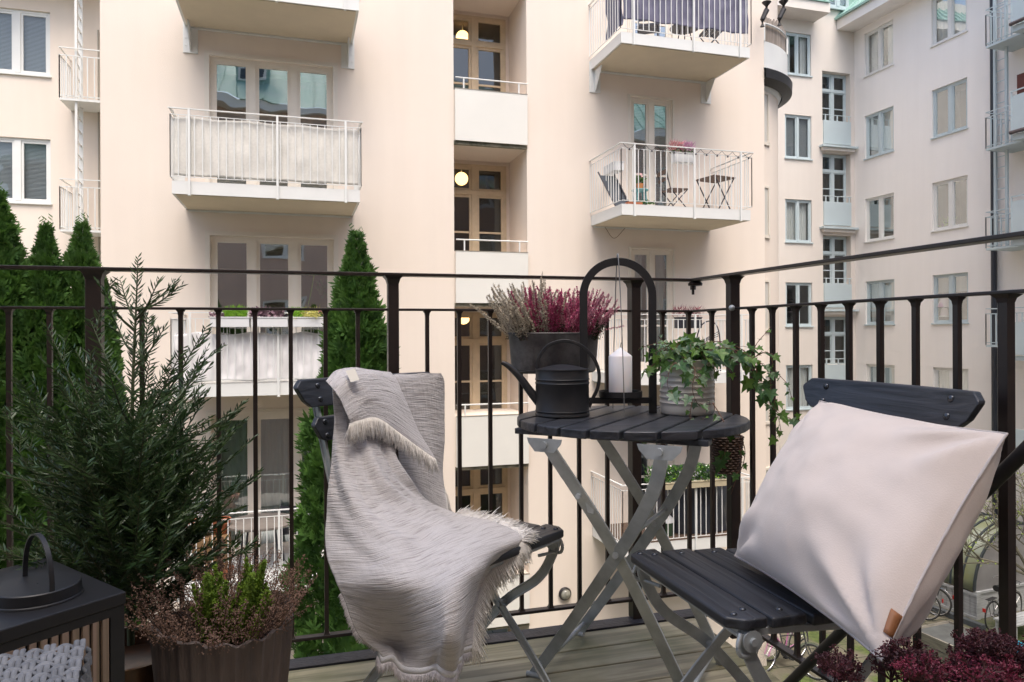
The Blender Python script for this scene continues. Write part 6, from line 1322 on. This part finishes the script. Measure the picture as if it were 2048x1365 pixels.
# ground left balcony: round table, terracotta pots, buckets
c = onY(530, 1075, 11.9); t = thing('round_table', 'large round grey-brown garden table on the ground balcony at left', 'table', (c.x, 12.05, FL4)); b = MB(); b.lathe([(.001, .70), (.52, .70), (.53, .71), (.53, .735), (.001, .74)], (-.55, 12.0, FL4), 48); b.build('top', mat('taupe_top', (.22, .19, .165), .6, var=.2, vscale=8), t, smooth=40)
for a in range(4): b = MB(); b.tube([(-.55+.32*math.cos(a*1.57+.7), 12+.32*math.sin(a*1.57+.7), FL4+.7), (-.55+.42*math.cos(a*1.57+.7), 12+.42*math.sin(a*1.57+.7), FL4)], .018, 6); b.build('leg', PD, t)
TER = mat('terracotta'); 
for i, (x, y, s, lb_) in enumerate(((-1.45, 11.75, 1.0, 'stack of terracotta trays, left end of the ground balcony'), (-1.15, 11.9, .9, 'terracotta pot on the crate beside the stacked trays'), (-1.05, 11.6, .7, 'small terracotta bowl nearest the white bars at left'))):
    t = thing('terracotta_pot', lb_, 'pot', (x, y, FL4+.55*(i < 2)), 'terracotta pots on the left ground balcony'); z = FL4+.62*(i < 2); b = MB(); b.lathe([(.001, 0), (.10*s, 0), (.15*s, .17*s), (.165*s, .18*s), (.165*s, .21*s), (.14*s, .21*s), (.001, .15*s)], (x, y, z), 24); b.build('pot', TER, t, smooth=40); b = MB(); b.lathe([(.17*s, .215*s), (.18*s, .245*s), (.15*s, .245*s)], (x, y, z), 24); b.build('saucer', TER, t, smooth=40)
t = thing('wooden_crate', 'tall brown crate standing under the terracotta pots at left', 'crate', (-1.3, 11.82, FL4)); b = MB()
for k in range(5): z = FL4+.02+k*.12; b.box(-1.6, -1.0, 11.62, 11.64, z, z+.10); b.box(-1.6, -1.0, 12.0, 12.02, z, z+.10)
for x in (-1.6, -1.02): b.box(x, x+.02, 11.645, 11.995, FL4, FL4+.6)
b.box(-1.6, -1.0, 11.645, 11.995, FL4+.59, FL4+.61); b.build('slats', mat('crate_wood', (.22, .13, .06), .8), t)
t = thing('zinc_bucket', 'tilted zinc bucket hung on the wall above the ground balcony at left', 'bucket', (-1.55, 12.45, FL4+1.1)); b = MB(); q = onY(383, 1018, 12.3); b.tube([q+Vector((-.14, 0, .06)), q+Vector((.12, -.05, -.03))], .14, 20, scale=[.8, 1.05]); b.build('bucket', mat('zinc_light', (.30, .33, .35), .4, metal=.5), t, smooth=40)
b = MB(); q = onY(408, 1005, 12.62); b.box(q.x-.06, q.x+.06, 12.6, 12.69, q.z-.05, q.z+.05); t2 = b.build('wall_socket', PW); tag(t2, 'white outdoor socket box on the wall left of the ground-floor window', 'socket')
b = MB(); b.tube(catmull([q+Vector((0, -.02, -.04)), q+Vector((-.05, -.02, -.25)), q+Vector((.02, -.05, -.5)), q+Vector((.10, -.05, -.30)), q+Vector((.14, -.05, -.75))], 6), .008, 5); tag(b.build('socket_cable', PD), 'loose dark cable hanging from the white wall socket', 'cable')
small_chair('dark garden chair behind the round table, ground balcony at left', -.1, 12.35, FL4, rad(175), PD, PD, 1.0)
# plant in the open left window, blind headrails
t = thing('window_plant', 'tall thin-stemmed house plant behind the glass of the middle left window', 'plant', (.3, F1+.35, LEV[2]+.3)); b = MB(); p0 = onY(615, 615, F1+.3); p1 = onY(628, 550, F1+.3); p2 = onY(622, 585, F1+.3); b.tube(catmull([p0, p2, p1], 5), .012, 5); b.build('stem', GRB, t)
rr = random.Random(9); b = MB(); tuft(b, onY(655, 600, F1+.3), .14, .05, .3, 60, rr, .03, .12, .4); b.build('leaves', GRD, t)
# props on the window sills of the right-hand wing
def sill_prop(px, py, m_, nm, lab, cat, r=.12, h=.3, X=None):
    p = onX(px, py, X3+.25); t = thing(nm, lab, cat, p); b = MB(); b.lathe([(.001, 0), (r*.6, 0), (r*.35, h*.45), (r*.9, h*.5), (r*.55, h), (.001, h)], p, 16); b.build('shade', m_, t, smooth=60); b = MB(); b.lathe([(r*.7, -.03), (r*.7, 0), (.001, 0)], p, 16); b.build('foot', PW, t)
sill_prop(1889, 632, mat('lilac_shade', (.50, .40, .42), .8), 'table_lamp', 'table lamp with pale lilac shade behind a right-wing window', 'lamp', .22, .55)
b = MB(); p = onX(1895, 458, X3+.3); tuft(b, p, .05, .25, .25, 70, rr, .03, .25, .8); tag(b.build('house_plant', GRB), 'lime green house plant on the sill of a right-wing window', 'plant')
b = MB(); p = onX(1757, 140, X3+.3); tuft(b, p, .08, .4, .4, 120, rr, .03, .25, .8); tag(b.build('house_plant', GRD), 'leafy green house plant behind the topmost left window of the right wing', 'plant')
